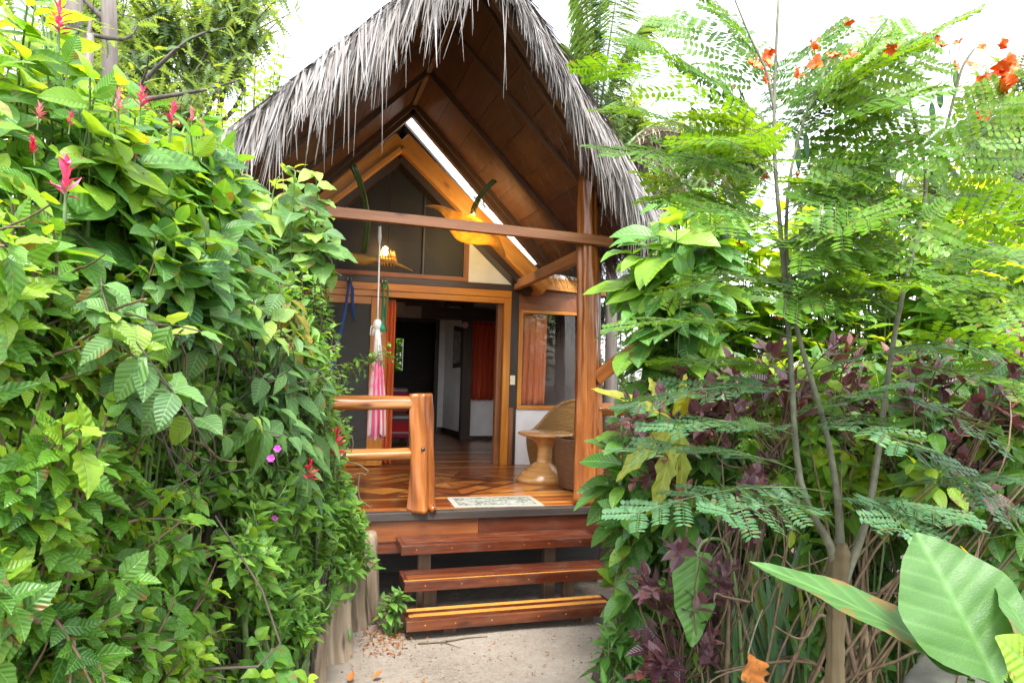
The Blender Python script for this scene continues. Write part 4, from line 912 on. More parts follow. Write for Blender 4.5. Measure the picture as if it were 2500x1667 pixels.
# curtains
def drape(name, label, x0, x1, y, z0, z1, mat, folds, amp, flare=0.0, lean=0.0, seed=0):
    rg = random.Random(seed); ph = [rg.random()*6 for _ in range(3)]; m = MB()
    def fn(u, v):
        z = z1+(z0-z1)*v; w_ = 1+flare*v; x = (x0+x1)/2+(x0-x1)*-.5*0+((u-.5)*(x1-x0))*w_+lean*v
        return (x, y+amp*(.5+.5*v)*(math.sin(u*folds*6.283+ph[0]+.6*math.sin(v*3+ph[1]))+.4*math.sin(u*folds*2.3*6.283+ph[2])), z+.008*math.sin(u*folds*6.28)*v)
    m.grid(fn, folds*14, 14, 1, 1); o = m.build(name, mat, None, True); sm = o.modifiers.new('solid', 'SOLIDIFY'); sm.thickness = .003
    return tag(o, label, 'curtain')
drape('curtain', 'narrow bright orange curtain gathered at the left edge of the open door', .975, 1.105, WY+.075, DK+.03, 2.74, M_CURTAIN, 3, .025, .05, .0, 1)
drape('curtain', 'short dark rust curtain hanging above the white wall inside the room', float(aty(1141, 870, 11.42)[0]), float(aty(1216, 870, 11.42)[0]), 11.42, float(aty(1178, 976, 11.42)[2]), float(aty(1178, 768, 11.42)[2]), M_CURTAIN_DIM, 6, .03, .06, -.02, 2)
drape('curtain', 'faded salmon curtain behind the window to the right of the door', 2.74, 3.10, WY+.13, 1.48, 2.66, M_CURTAIN_PINK, 4, .02, .06, -.02, 3)

# couch with a striped blanket, picture, wall ornaments, lamp inside
def stripe_mat():
    m, t, bs, out = new_mat('striped_blanket'); tc = N(t, 'ShaderNodeTexCoord'); sp = N(t, 'ShaderNodeSeparateXYZ'); t.links.new(tc.outputs['Object'], sp.inputs[0])
    v = math_(t, 'FRACT', math_(t, 'ADD', math_(t, 'MULTIPLY', sp.outputs[2], 1.75), math_(t, 'MULTIPLY', sp.outputs[1], -1.5)))
    r = ramp(t, [(0, (.35, .012, .02)), (.18, (.05, .05, .06)), (.24, (.30, .30, .28)), (.30, (.42, .02, .03)), (.5, (.05, .13, .05)), (.55, (.40, .30, .06)), (.62, (.38, .015, .03)), (.80, (.22, .03, .10)), (.86, (.3, .28, .25)), (.9, (.40, .015, .02))], 'CONSTANT')
    t.links.new(v, r.inputs[0]); t.links.new(r.outputs[0], bs.inputs['Base Color']); bs.inputs['Roughness'].default_value = .95; return m
cx0 = float(aty(940, 1000, 10.6)[0]); cx1 = float(aty(1012, 1000, 10.6)[0])
cc = thing('daybed', 'daybed under a red striped blanket just inside the door', 'daybed', ((cx0+cx1)/2, 10.6, DK))
M_STRIPE = stripe_mat()
m = MB(); m.box(cx0-.9, cx1, 10.5, 11.4, DK+.12, DK+.46); o = m.build('blanket', M_STRIPE, cc, bevel=.05)
m = MB(); m.box(cx0-.9, cx1, 11.2, 11.45, DK+.465, DK+.85); m.build('backrest', M_STRIPE, cc, bevel=.05)
m = MB(); [m.box(x, x+.06, y, y+.06, DK, DK+.118, 'z') for x in (cx0-.85, cx1-.1) for y in (10.55, 11.3)]; m.build('feet', W_DARK, cc)
pf = thing('wall_picture', 'dark framed picture hanging on the inner side wall', 'picture', (2.60, 12.1, 2.2))
P = [aty(1096, 795, 12.15), aty(1114, 800, 11.75), aty(1112, 895, 11.75), aty(1094, 898, 12.15)]
P = [(2.56+(12.7-p[1])*.1525-.012, p[1], p[2]) for p in P]; m = MB(); m.poly(P, -.03, (1, 0, 0)); m.build('frame', W_DARK, pf)
mid = sum((Vector(p) for p in P), Vector())/4; Q = [mid+(Vector(p)-mid)*.78+Vector((-.034, 0, 0)) for p in P]; m = MB(); m.poly(Q, -.004, (1, 0, 0)); m.build('print', plain('grey_print', (.30, .29, .26), .6, .5, 14, 0), pf)
q = aty(1136, 793, 11.34); m = MB(); m.tube([(q[0], 11.355, q[2]), (q[0], 11.335, q[2])], .055, 24); tag(m.build('wall_plaque', M_PALEPINK, None, True), 'small round pale wall plaque on the dark inner post', 'plaque')
q = aty(968, 742, 12.2); m = MB(); lathe(m, [(.001, .16), (.08, .14), (.14, .08), (.16, 0), (.14, -.08), (.07, -.15), (.02, -.17)], (q[0], 12.2, q[2])); 
pl = thing('paper_lantern', 'round white paper lantern hanging inside behind the orange curtain', 'lantern', (q[0], 12.2, q[2])); m.build('shade', plain('white_paper', (.7, .66, .62), .8, .05, 10, 0), pl, True)
m = MB(); m.tube([(q[0], 12.2, q[2]+.16), (q[0], 12.2, 4.0)], .006, 5); m.build('cord', W_DARK, pl)

# glowing things
def emis(name, col, s):
    m, t, bs, out = new_mat(name); bs.inputs['Base Color'].default_value = (*col, 1); bs.inputs['Emission Color'].default_value = (*col, 1); bs.inputs['Emission Strength'].default_value = s; return m
M_BULB = emis('lit_bulb', (1.0, .76, .34), 60)
def skin_mat(name, col, trans):
    m, t, bs, out = new_mat(name); tc = N(t, 'ShaderNodeTexCoord'); n = N(t, 'ShaderNodeTexNoise'); n.inputs['Scale'].default_value = 14; n.inputs['Detail'].default_value = 6; t.links.new(tc.outputs['Object'], n.inputs['Vector'])
    r = ramp(t, [(.3, tuple(c*.7 for c in col)), (.7, col)]); t.links.new(n.outputs['Fac'], r.inputs[0]); t.links.new(r.outputs[0], bs.inputs['Base Color']); bs.inputs['Roughness'].default_value = .5
    tr = N(t, 'ShaderNodeBsdfTranslucent'); t.links.new(r.outputs[0], tr.inputs[0]); mx = N(t, 'ShaderNodeMixShader'); mx.inputs[0].default_value = trans
    t.links.new(bs.outputs[0], mx.inputs[1]); t.links.new(tr.outputs[0], mx.inputs[2]); t.links.new(mx.outputs[0], out.inputs[0]); bump(t, bs, n.outputs['Fac'], .2, .01); return m
M_BULB2 = emis('dim_bulb', (1.0, .62, .20), 16)
M_SHELL = skin_mat('golden_husk', (.82, .54, .15), .5)
def z6(x, y, Y): return aty(700+x*600/2352, 450+y*400/1568, Y)
def interp(poly, n):
    P = np.array(poly, float); d = np.concatenate([[0], np.cumsum(np.linalg.norm(np.diff(P, axis=0), axis=1))]); u = np.linspace(0, d[-1], n)
    return np.stack([np.interp(u, d, P[:, k]) for k in range(P.shape[1])], 1)
def husk(name, label, up, lo, Y, stalk, lamp=None, bul=.12, tilt=0.0):
    a = interp(up, 40); b = interp(lo, 40); mid = z6(*((a[20]+b[20])/2), Y)
    t = thing(name, label, 'hanging lamp', tuple(mid), 'hanging husk lamps'); m = MB()
    def fn(u, v):
        i = min(int(u*39), 38); f = u*39-i; A = a[i]*(1-f)+a[i+1]*f; B = b[i]*(1-f)+b[i+1]*f
        p = z6(*(A*(1-v)+B*v), Y); wdt = np.linalg.norm(A-B)/400
        return (p[0], p[1]-bul*math.sin(math.pi*v)*min(1, wdt*1.6)*1.2+tilt*(v-.5)*wdt, p[2])
    m.grid(fn, 48, 12, 1, 1); o = m.build('husk', M_SHELL, t, True); s_ = o.modifiers.new('solid', 'SOLIDIFY'); s_.thickness = .006; s_.offset = 1
    m = MB()
    for dx in (-.014, .014): m.tube([Vector(p)+Vector((dx, abs(dx), 0)) for p in stalk], [.016+.006*abs(2*k/(len(stalk)-1)-1) for k in range(len(stalk))], 8, rnd=.5)
    m.build('stalk', M_PALMSTALK, t, True)
    if lamp is not None:
        m = MB(); lathe(m, [(.001, .045), (.03, .035), (.042, 0), (.03, -.035), (.001, -.045)], lamp, 20); m.build('bulb', M_BULB, t, True)
    return t
stR = [tuple(z6(1780, 300, 7.62)), tuple(z6(1795, 230, 7.55)), tuple(z6(1840, 130, 7.45)), tuple(z6(1905, 50, 7.35)), tuple(z6(1960, -10, 7.3)), tuple(z6(1995, -40, 7.28))]
husk('husk_lamp', 'golden ray-shaped husk lamp lit from behind, hanging right of the gable window', [(1320, 205), (1400, 195), (1480, 203), (1560, 232), (1640, 268), (1700, 288), (1780, 292), (1850, 335), (1880, 350), (1895, 400), (1950, 450), (2040, 520), (2085, 640), (2104, 712)],
     [(1320, 209), (1400, 225), (1460, 255), (1510, 310), (1540, 390), (1560, 450), (1630, 535), (1720, 570), (1820, 578), (1930, 580), (2010, 610), (2060, 660), (2090, 700), (2104, 716)], 7.6, stR, tuple(z6(1770, 425, 7.68)))
stL = [tuple(z6(735, 650, 7.7)), tuple(z6(755, 560, 7.65)), tuple(z6(775, 400, 7.55)), tuple(z6(765, 250, 7.45)), tuple(z6(735, 80, 7.3)), tuple(z6(700, -30, 7.2)), tuple(z6(630, -190, 7.08))]
husk('husk_lamp', 'unlit bird-shaped husk lamp on a green stalk, seen edge-on below the cross beam', [(380, 608), (470, 606), (560, 640), (650, 662), (740, 676), (860, 702), (1000, 728), (1100, 768), (1204, 826)],
     [(380, 612), (470, 640), (560, 680), (620, 738), (690, 775), (760, 772), (850, 742), (960, 745), (1090, 790), (1204, 832)], 7.75, stL, bul=.10)
# bamboo lantern inside the loft window
bl = z6(965, 700, 8.30); BLt = thing('bamboo_lantern', 'round lantern of lit bamboo slats glowing in front of the loft window', 'lantern', tuple(bl))
m = MB()
for k in range(16):
    a = k/16*6.283; m.tube([(bl[0]+.10*math.cos(a)+.02, bl[1]+.10*math.sin(a), bl[2]-.09), (bl[0]+.09*math.cos(a)-.01, bl[1]+.09*math.sin(a), bl[2]+.07+.02*math.sin(3*a))], .007, 6)
m.build('slats', plain('bamboo', (.66, .36, .08), .4, .2, 20, 0), BLt, True)
m = MB(); m.tube([(bl[0]+.095*math.cos(a)+.005, bl[1]+.095*math.sin(a), bl[2]) for a in np.linspace(0, 6.283, 25)], .006, 6, caps=False); m.build('hoop', W_FRAME, BLt, True)
m = MB(); lathe(m, [(.001, .055), (.03, .035), (.036, 0), (.03, -.035), (.001, -.05)], (bl[0]-.03, bl[1], bl[2]+.075), 16); m.build('bulb', M_BULB2, BLt, True)
m = MB(); m.tube([(bl[0], bl[1], bl[2]+.13), (bl[0], bl[1], 4.6)], .005, 5); m.build('cord', W_DARK, BLt)

# hammock hanging folded, and the two ropes
def cloth_stripes():
    m, t, bs, out = new_mat('hammock_cloth'); uv = N(t, 'ShaderNodeUVMap').outputs[0]; sp = N(t, 'ShaderNodeSeparateXYZ'); t.links.new(uv, sp.inputs[0])
    r = ramp(t, [(0, (.50, .16, .22)), (.12, (.46, .36, .34)), (.26, (.48, .06, .16)), (.40, (.52, .30, .30)), (.5, (.50, .035, .13)), (.62, (.50, .46, .40)), (.72, (.46, .05, .13)), (.86, (.50, .34, .30))], 'CONSTANT'); t.links.new(math_(t, 'FRACT', math_(t, 'MULTIPLY', sp.outputs[0], 2.0)), r.inputs[0])
    t.links.new(r.outputs[0], bs.inputs['Base Color']); bs.inputs['Roughness'].default_value = .95
    n = N(t, 'ShaderNodeTexNoise'); n.inputs['Scale'].default_value = 1; t.links.new(mapped(t, uv, (60, 30, 1)), n.inputs['Vector']); bump(t, bs, n.outputs['Fac'], .3, .004); return m
HY = 6.12
def h2(x, y, Y=HY): return ad(x, y, 1)*0 + aty(x*S, y*S, Y)
hm = thing('hammock', 'pink and white striped hammock hanging folded from a white rope', 'hammock', tuple(h2(868, 760)))
m = MB(); m.tube([h2(873, 530), h2(871, 600), h2(869, 680), h2(867, 742)], [.007, .007, .007, .008], 8); m.tube([h2(873, 520), h2(873, 545), h2(872, 560)], [.012, .017, .010], 8, .3); m.build('rope', M_WHITEROPE, hm, True)
m = MB(); c = h2(867, 745); lathe(m, [(.001, .05), (.03, .035), (.036, 0), (.03, -.035), (.018, -.05)], tuple(c), 14, None)
for k in range(26):
    a = k*2.4; r0 = .016; p0 = h2(867, 747); p1 = h2(868+7*math.cos(a), 790); p2 = h2(868+11*math.cos(a), 828); m.tube([p0+np.array([r0*math.cos(a), r0*math.sin(a), 0]), p1+np.array([0, .03*math.sin(a), 0]), p2+np.array([0, .045*math.sin(a), 0])], .0035, 5)
for k in range(6): a = k*1.1; m.tube([h2(866, 742), h2(866+14*math.cos(a), 752+6*math.sin(a)), h2(862+12*math.cos(a), 770)], .005, 5)
m.build('strings', M_WHITEROPE, hm, True)
m = MB(); keys = [(780, 868, 7.5), (812, 868, 8.5), (840, 867, 10.5), (880, 866, 14), (930, 866, 17), (975, 865, 18), (1002, 864, 18.5)]
KY = [k[0] for k in keys]
def hfn(u, v):
    y = 780+(1002-780)*v; cx = np.interp(y, KY, [k[1] for k in keys]); r = np.interp(y, KY, [k[2] for k in keys])
    a = u*2*math.pi; k = 1+.16*math.sin(9*a+2*v)+.08*math.sin(17*a+3*v); sc = (h2(870, 900)[0]-h2(869, 900)[0])
    p = h2(cx, y); return (p[0]+r*sc*math.cos(a)*k, p[1]+r*sc*.55*math.sin(a)*k, p[2]+(.03*math.sin(5*a+1) if v > .98 else 0))
m.grid(hfn, 90, 24, 1, 1, True); m.build('cloth', cloth_stripes(), hm, True)
lb = LB('strip', 4, 1, 0, 3); rgn = np.random.default_rng(8)
for k in range(90):
    y = rgn.uniform(818, 885); r = np.interp(y, KY, [k_[2] for k_ in keys])*.005; a = rgn.random()*6.28; p = h2(867, y); n_ = np.array([math.cos(a), math.sin(a)*.6, 0])
    lb.add(p+n_*r, n_*.35+np.array([0, 0, -1]), n_, rgn.uniform(.03, .06), .012, .2, .2)
lb.build('tassels', M_PINK, hm)

def hook(p, parent):
    m = MB(); 
    for dx in (-.022, .022): m.tube([(p[0]+dx, p[1]+.03, p[2]+.03), (p[0]+dx, p[1]-.01, p[2]+.03), (p[0]+dx, p[1]-.02, p[2]), (p[0]+dx, p[1], p[2]-.02)], .008, 7)
    m.build('hook', M_METAL, parent, True)
b0 = aty(853, 683, WY-.05); br = thing('blue_rope', 'braided blue rope knotted to a hook left of the hammock', 'rope', tuple(b0))
hook(b0, br); m = MB()
e = aty(806, 915, 7.2); pth = bez(np.array(b0)-[0, .02, .02], (np.array(b0)+e)/2+np.array([.02, -.1, -.04]), e, 14)
m.tube(pth, [.013+.004*(k in (4, 5)) for k in range(14)], 8, .2, 3); m.tube([p+np.array([.012, .0, .004*(-1)**k]) for k, p in enumerate(pth)], .009, 6)
for dx, dz in ((.035, .46), (.05, .50)): m.tube([b0-np.array([0, .03, .02]), b0+np.array([dx*.9, -.04, -.10]), b0+np.array([dx, -.04, -.3]), b0+np.array([dx+.025, -.04, -dz])], .010, 7)
m.tube([b0+np.array([-.02, -.03, -.02]), b0+np.array([.025, -.03, -.045])], .022, 8); m.build('braid', M_BLUE, br, True)
g0 = aty(937, 690, WY-.05); gr = thing('green_rope', 'green rope looped over a hook and tied to the hammock end', 'rope', tuple(g0)); hook(g0, gr); m = MB()
e = h2(877, 752); m.tube(bez(np.array(g0)-[0, .02, .03], (np.array(g0)+e)/2+np.array([0, 0, -.02]), e, 10), .011, 7); m.tube([e+np.array([-.01, 0, .02]), e+np.array([.012, -.01, -.03])], .024, 8)
g1 = [g0+np.array([-.01, -.03, -.02]), g0+np.array([.03, -.04, .02]), g0+np.array([.052, -.04, -.07]), g0+np.array([.05, -.04, -.2]), g0+np.array([.015, -.04, -.34]), g0+np.array([.01, -.05, -.42])]
m.tube(g1, .010, 7); m.tube([g0+np.array([.05, -.05, -.15]), g0+np.array([.025, -.05, -.34]), g0+np.array([.03, -.05, -.5]), g0+np.array([.055, -.05, -.6])], .010, 7)
m.tube([g0+np.array([-.02, -.035, -.03]), g0+np.array([.02, -.035, -.06])], .022, 8); m.build('cord', M_GREEN, gr, True)
# ================================================================== path edging and litter
def stump(px, py, r, h, seed, label, sx=1.0):
    g = atz(px, py, 0); c = (g[0], g[1]+r, 0); t = MB(); rg = random.Random(seed); p = []; rr = []
    for k in range(14):
        f = k/13; p.append((c[0]+.02*math.sin(3*f+seed), c[1]+.02*math.cos(2.5*f+seed), -.08+(h+.08)*f)); rr.append(r*(1.10-.12*f+.03*math.sin(7*f+seed))*(1 if k < 13 else .86))
    t.tube(p, rr, 34, .15, 7, seed, rough=.07); return tag(t.build('log_stump', W_PALE, None, True), label, 'log stump', 'upright logs edging the path')
stump(893, 1500, .085, .62, 1, 'tall weathered log stump standing closest to the porch steps')
stump(858, 1545, .115, .50, 2, 'pale cracked log stump, second one out from the steps')
stump(808, 1625, .125, .40, 3, 'broad weathered log stump half covered by the low hedge')
stump(742, 1700, .12, .33, 4, 'grey log stump at the bottom edge beside the path')
stump(1500, 1420, .10, .50, 5, 'dark weathered stump hidden by leaves at the right end of the steps')
rgn = np.random.default_rng(3)
m = MB(); p = [atz(x, y, .02) for x, y in ((1020, 1570), (1080, 1566), (1140, 1556), (1190, 1553))]; m.tube(p, [.006, .007, .006, .003], 6); m.tube([p[1], atz(1125, 1580, .02)], [.004, .002], 5)
tag(m.build('twig', M_BROWNSTEM, None, True), 'thin dry twig lying on the sand in front of the bottom step', 'twig')
m = MB(); m.tube([atz(905, 1560, .02), atz(925, 1530, .03), atz(950, 1510, .03)], [.006, .006, .004], 6); tag(m.build('twig', M_BROWNSTEM, None, True), 'short grey twig leaning among the litter beside the log stumps', 'twig')
for k, (x, y, a, lab) in enumerate(((1150-240, 1654, .3, 'curled orange brown dead leaf on the path near the bottom edge'), (853, 1662, 1.2, 'small brown dead leaf beside the broad log stump'))):
    lb = LB('ovate', 6, 4, .05, k); p = atz(x, y, .035); lb.add(p, (math.cos(a), math.sin(a), .1), (0, 0, 1), .075, .045, -.9, .5, .7); tag(lb.build('fallen_leaf', L_DRY), lab, 'fallen leaf')
lb = LB('lance', 3, 2, .05, 5); t_ = Stems(4)
for k in range(520):
    if k < 400: p = atz(rgn.uniform(880, 990), rgn.uniform(1480, 1600), .018)
    else: p = np.array([rgn.uniform(.3, 2.3), rgn.uniform(4.2, 5.3), .02])
    if p[1] > 5.8: continue
    a = rgn.random()*6.28; lb.add(p+np.array([0, 0, rgn.uniform(0, .02)]), (math.cos(a), math.sin(a), rgn.normal(0, .15)), (0, 0, 1), rgn.uniform(.012, .05), rgn.uniform(.006, .016), rgn.normal(0, .6), .3, rgn.random()*.5)
tag(lb.build('leaf_litter', L_DRY), 'scattered brown leaf litter on the sand by the steps', 'leaf litter', kind='stuff')

V = []; Fc = []; b_ = 0; _bm = bmesh.new(); bmesh.ops.create_icosphere(_bm, subdivisions=1, radius=1); bv = np.array([v.co[:] for v in _bm.verts]); bf = [tuple(v.index for v in f.verts) for f in _bm.faces]; _bm.free(); pm = MB()
for k in range(380):
    y = rgn.uniform(3.6, 5.6); l = -1.15+.29*y; r_ = -.30+.53*y; u = rgn.random(); u = u if k % 3 else (.12*u if k % 2 else 1-.12*u); x = l+(r_-l)*u; s_ = rgn.uniform(.002, .007)*(1.8 if rgn.random() < .08 else 1)
    pm.quad_piece(bv*np.array([s_*rgn.uniform(.8, 1.5), s_, s_*.6])+rgn.normal(0, s_*.12, bv.shape)+np.array([x, y, .016+s_*.2]), bf, [[(0, 0), (.1, 0), (.1, .1)]]*len(bf))
tag(pm.build('pebbles', W_PALE, None, True), 'tiny pale pebbles and grit on the sandy path', 'pebbles', kind='stuff')
# ================================================================== left hedge
def dl_(x, y):                      # near face of the hedge along the path, depth from the camera axis
    xx = max(0, min(860, x)); return 1/(1/1.55+(1/5.1-1/1.55)*xx/860.0) + .18*math.sin(x*.013+y*.009)+.12*math.sin(y*.021-x*.017)
OUTL = np.array([.85, -.35, .25])
def G(x, y, dep): p = ad(x, y, dep); p[2] = 0; return p
def bases(xs, off=.9, n=3):
    out = []
    for x in xs: d = dl_(x, 900)+off; p = ad(x, 784, d); out.append([p[0], p[1], 0])
    return np.array(out)
R_ = lambda s: np.random.default_rng(s)
def hgt(lo, hi, base, amp, sd):     # fresher leaves nearer the top of a plant
    return lambda tp, rg: float(np.clip(base + amp*(tp[2]-lo)/(hi-lo) + rg.normal(0, sd), 0, 1))
cloak = dict(shape='elliptic', L=.20, W=.10, nodes=5, span=.30, droop=(.3, 1.1), grav=.30, a0=35, a1=75, nt=9, ns=4, ripple=.025)
# big pink-flowered shrubs
c1 = shrub('flowering_shrub', 'tall shrub of broad ribbed leaves with pink flower spikes at the top left corner', 'shrub',
    sample([(-160, -60), (110, -40), (170, 90), (260, 170), (330, 250), (330, 380), (220, 480), (0, 480), (-160, 470)], 62, R_(1), lambda x, y: dl_(x, y)+.05, .8), bases([-60, 60, 200]), cloak, L_CLOAK, M_STEM, 21, rndf=hgt(1.5, 3.2, .35, .45, .22), out=OUTL, rise=.2, group='flowering shrubs of the hedge')
c2 = shrub('flowering_shrub', 'bright leafy shrub with pink flower spikes on the hedge top left of the roof', 'shrub',
    sample([(290, 230), (400, 270), (520, 300), (560, 380), (570, 470), (600, 560), (540, 640), (380, 580), (230, 500), (230, 330)], 130, R_(2), lambda x, y: dl_(x, y)+.0, .9), bases([330, 440, 560]), dict(cloak, L=.22, W=.11), L_CLOAK, M_STEM, 22, rndf=hgt(1.5, 3.6, .35, .45, .2), out=OUTL, rise=.2, group='flowering shrubs of the hedge')
def spikes(par, lst):
    for k, (x, y, dd, h, mt) in enumerate(lst):
        dep = dl_(x, y)+dd; p = ad(x, y+h/2, dep); flower_spike(p, (.1*math.sin(k), -.1, 1), h*dep/F_PX*S, par, mt, 50+k, r=.30*h*dep/F_PX*S, n=24)
spikes(c1, [(135, 45, -.05, 70, M_PINK), (88, 255, -.1, 40, M_PALEPINK), (160, 272, -.1, 34, M_PINK), (150, 405, -.12, 95, M_PINK), (78, 335, -.05, 40, M_RED)])
spikes(c2, [(272, 235, -.1, 55, M_PALEPINK), (322, 225, -.05, 55, M_PINK), (393, 262, -.05, 60, M_PINK), (440, 265, .1, 36, M_PALEPINK), (310, 350, -.1, 34, M_PINK), (465, 290, .2, 30, M_PALEPINK)])
# toothed hedge plants at the near left
hib = dict(shape='tooth', L=.092, W=.052, nodes=6, span=.22, droop=(.2, .8), grav=.22, a0=35, a1=72, nt=10, ns=2, ripple=.03)
hs1 = shrub('hedge_shrub', 'near hedge shrub of toothed leaves at the left edge, half way up', 'shrub', sample([(-170, 440), (120, 470), (300, 540), (420, 640), (440, 800), (330, 920), (0, 900), (-170, 900)], 300, R_(3), lambda x, y: dl_(x, y)-.1, .75), bases([-60, 120, 300]), hib, L_HIB, M_BROWNSTEM, 23, rndf=hgt(1.0, 2.4, .42, .45, .24), out=OUTL, rise=.15, stub=.45, group='toothed hedge shrubs')
shrub('hedge_shrub', 'toothed-leaf hedge shrub filling the bottom left corner', 'shrub', sample([(-170, 880), (0, 900), (300, 900), (420, 960), (470, 1150), (540, 1330), (640, 1480), (690, 1640), (-170, 1700)], 560, R_(4), lambda x, y: dl_(x, y)-.1, .75), bases([-60, 150, 350, 520]), hib, L_HIB, M_BROWNSTEM, 24, rndf=hgt(.0, 2.0, .34, .4, .26), out=OUTL, rise=.15, stub=.45, group='toothed hedge shrubs')
# dark middle mass
midk = dict(shape='ovate', L=.095, W=.055, nodes=6, span=.25, droop=(.3, 1.0), grav=.3, a0=40, a1=75, nt=7, ns=4)
shrub('hedge_shrub', 'dark glossy shrub in the middle of the hedge beside the porch railing', 'shrub', sample([(380, 560), (560, 600), (690, 620), (745, 680), (735, 800), (780, 900), (790, 1010), (770, 1120), (640, 1160), (470, 1120), (380, 900), (400, 700)], 520, R_(5), lambda x, y: dl_(x, y)+.02, .9), bases([430, 560, 700]), midk, L_MID, M_DARKSTEM, 25, rndf=hgt(.6, 2.4, .38, .45, .26), out=OUTL, rise=.2, stub=.5)
smallk = dict(shape='ovate', L=.062, W=.032, nodes=7, span=.22, droop=(.2, .8), grav=.15, a0=40, a1=75, nt=5, ns=2)
shrub('small_leaf_bush', 'small-leaved bush climbing the hedge end in front of the dark screen door', 'bush', sample([(690, 630), (755, 640), (760, 720), (800, 840), (815, 900), (800, 1040), (720, 1060), (700, 900), (650, 760)], 130, R_(6), lambda x, y: dl_(x, y)-.05, .6), bases([720, 780]), smallk, L_LOW, M_DARKSTEM, 26, rndf=hgt(.6, 2.4, .45, .3, .25), out=OUTL, rise=.2, stub=.45)
# the sprig that reaches towards the hammock
st2 = thing('leafy_sprig', 'small leafy sprig reaching out from the hedge towards the hammock', 'sprig', tuple(ad(740, 860, 4.7)))
lb = LB('ovate', 5, 2, .03, 9); s2 = Stems(5); rg = R_(9)
main = bez(ad(720, 880, 4.75), ad(800, 860, 4.7), ad(880, 812, 4.65), 9); s2.add(main, .006, .002)
for k in range(1, 9):
    for e in ((8, -22), (14, 14)): q = bez(main[k], main[k]+np.array([.03, 0, .02]), main[k]+np.array([e[0]*.004, -.03, -e[1]*.003]), 5); s2.add(q, .003, .001); leafy(lb, q, rg, .055, .030, 4, .10, 35, 70, (.2, .6), .1, .7, out=np.array([.4, 0, .2]))
lb.build('foliage', L_LOW, st2); s2.build('stems', M_BROWNSTEM, st2)
# big leaves leaning over the roof edge
shrub('broad_leaf_vine', 'grey green broad-leaved vine leaning over the left end of the roof', 'vine', sample([(520, 350), (600, 340), (700, 355), (735, 380), (720, 470), (765, 520), (750, 640), (700, 690), (620, 640), (540, 560), (500, 420)], 26, R_(7), lambda x, y: 4.35-.25*(x > 640), .5), bases([560, 640], .8), dict(shape='ovate', L=.22, W=.135, nodes=4, span=.28, droop=(.4, 1.1), grav=.6, a0=35, a1=70, nt=8, ns=4, ripple=.04), L_VINE, M_STEM, 27, rndf=hgt(1.8, 3.2, .2, .5, .28), out=np.array([.4, -.8, .1]), rise=.15, wobble=.1, stub=.5)
shrub('hanging_vine', 'vine with long drooping leaves hanging down the hedge front near the railing', 'vine', sample([(570, 800), (640, 720), (720, 700), (760, 800), (800, 900), (790, 1180), (720, 1230), (640, 1150), (590, 1000)], 26, R_(8), lambda x, y: dl_(x, y)-.15, .35), bases([680, 740], .8), dict(shape='lance', L=.24, W=.085, nodes=3, span=.16, droop=(.4, 1.2), grav=.8, a0=50, a1=85, nt=9, ns=4), L_VINE, M_STEM, 28, rndf=lambda t, r: r.uniform(.0, .55), out=OUTL*.7, rise=.3)
shrub('spotted_vine', 'a few big yellow brown spotted leaves hanging at the hedge end by the door', 'vine', sample([(640, 690), (690, 680), (700, 760), (650, 770)], 4, R_(81), lambda x, y: dl_(x, y)-.2, .15), bases([690], .6), dict(shape='elliptic', L=.24, W=.11, nodes=2, span=.1, droop=(.3, .9), grav=1.3, a0=50, a1=80, nt=9, ns=4), leaf_mat('spotted_old_leaf', (.10, .12, .02), (.22, .20, .02), (.2, .22, .05), .35, .45, 8, blem=1.0, yellow=(.35, .24, .02)), M_STEM, 82, out=OUTL*.6)
shrub('broad_hedge_plant', 'plant with large rounded dark leaves scattered through the middle of the hedge', 'plant', sample([(120, 480), (420, 560), (620, 620), (700, 820), (620, 1020), (400, 1000), (150, 800)], 42, R_(83), lambda x, y: dl_(x, y)-.16, .3), bases([250, 450, 600], .9), dict(shape='ovate', L=.115, W=.072, nodes=3, span=.22, droop=(.3, 1.2), grav=.5, nt=9, ns=4, ripple=.04, tip=.7), L_VINE, M_DARKSTEM, 84, rndf=lambda t, r: r.uniform(.0, .95), out=OUTL*.7, rise=.2, stub=.4, stem=(.004, .002), wobble=.2)
shrub('broad_hedge_plant', 'plant with large rounded fresh leaves low in the near hedge', 'plant', sample([(0, 950), (300, 960), (480, 1150), (600, 1400), (400, 1560), (100, 1500)], 34, R_(85), lambda x, y: dl_(x, y)-.16, .3), bases([150, 350, 500], .9), dict(shape='tooth', L=.115, W=.07, nodes=3, span=.2, droop=(.3, 1.2), grav=.4, nt=12, ns=4, ripple=.04, tip=.7), L_HIB, M_BROWNSTEM, 86, rndf=lambda t, r: r.uniform(.3, 1.0), out=OUTL*.7, rise=.2, stub=.5)
# low soft plants over the stumps
low = dict(shape='ovate', L=.10, W=.05, nodes=5, span=.18, droop=(.3, .9), grav=.05, a0=35, a1=75, nt=7, ns=4)
shrub('low_bush', 'soft bright green low bush spilling over the log stumps', 'bush', sample([(560, 1120), (760, 1090), (820, 1130), (850, 1230), (868, 1290), (800, 1330), (765, 1400), (720, 1470), (640, 1500), (540, 1320)], 480, R_(10), lambda x, y: dl_(x, y)-.10, .65), bases([600, 700, 800], .5), low, L_LOW, M_STEM, 29, rndf=hgt(.2, 1.3, .5, .3, .22), out=OUTL+np.array([0, 0, .4]), rise=.1, stub=.35)
shrub('low_bush', 'little green plant growing from the sand beside the lowest step', 'bush', sample([(880, 1340), (930, 1345), (945, 1370), (900, 1410), (870, 1380)], 8, R_(11), lambda x, y: 4.95, .12), [G(895, 1560/1.0628, 5.0)], dict(low, L=.10), L_LOW, M_STEM, 30, rndf=lambda t, r: r.uniform(.2, .75), rise=.1)
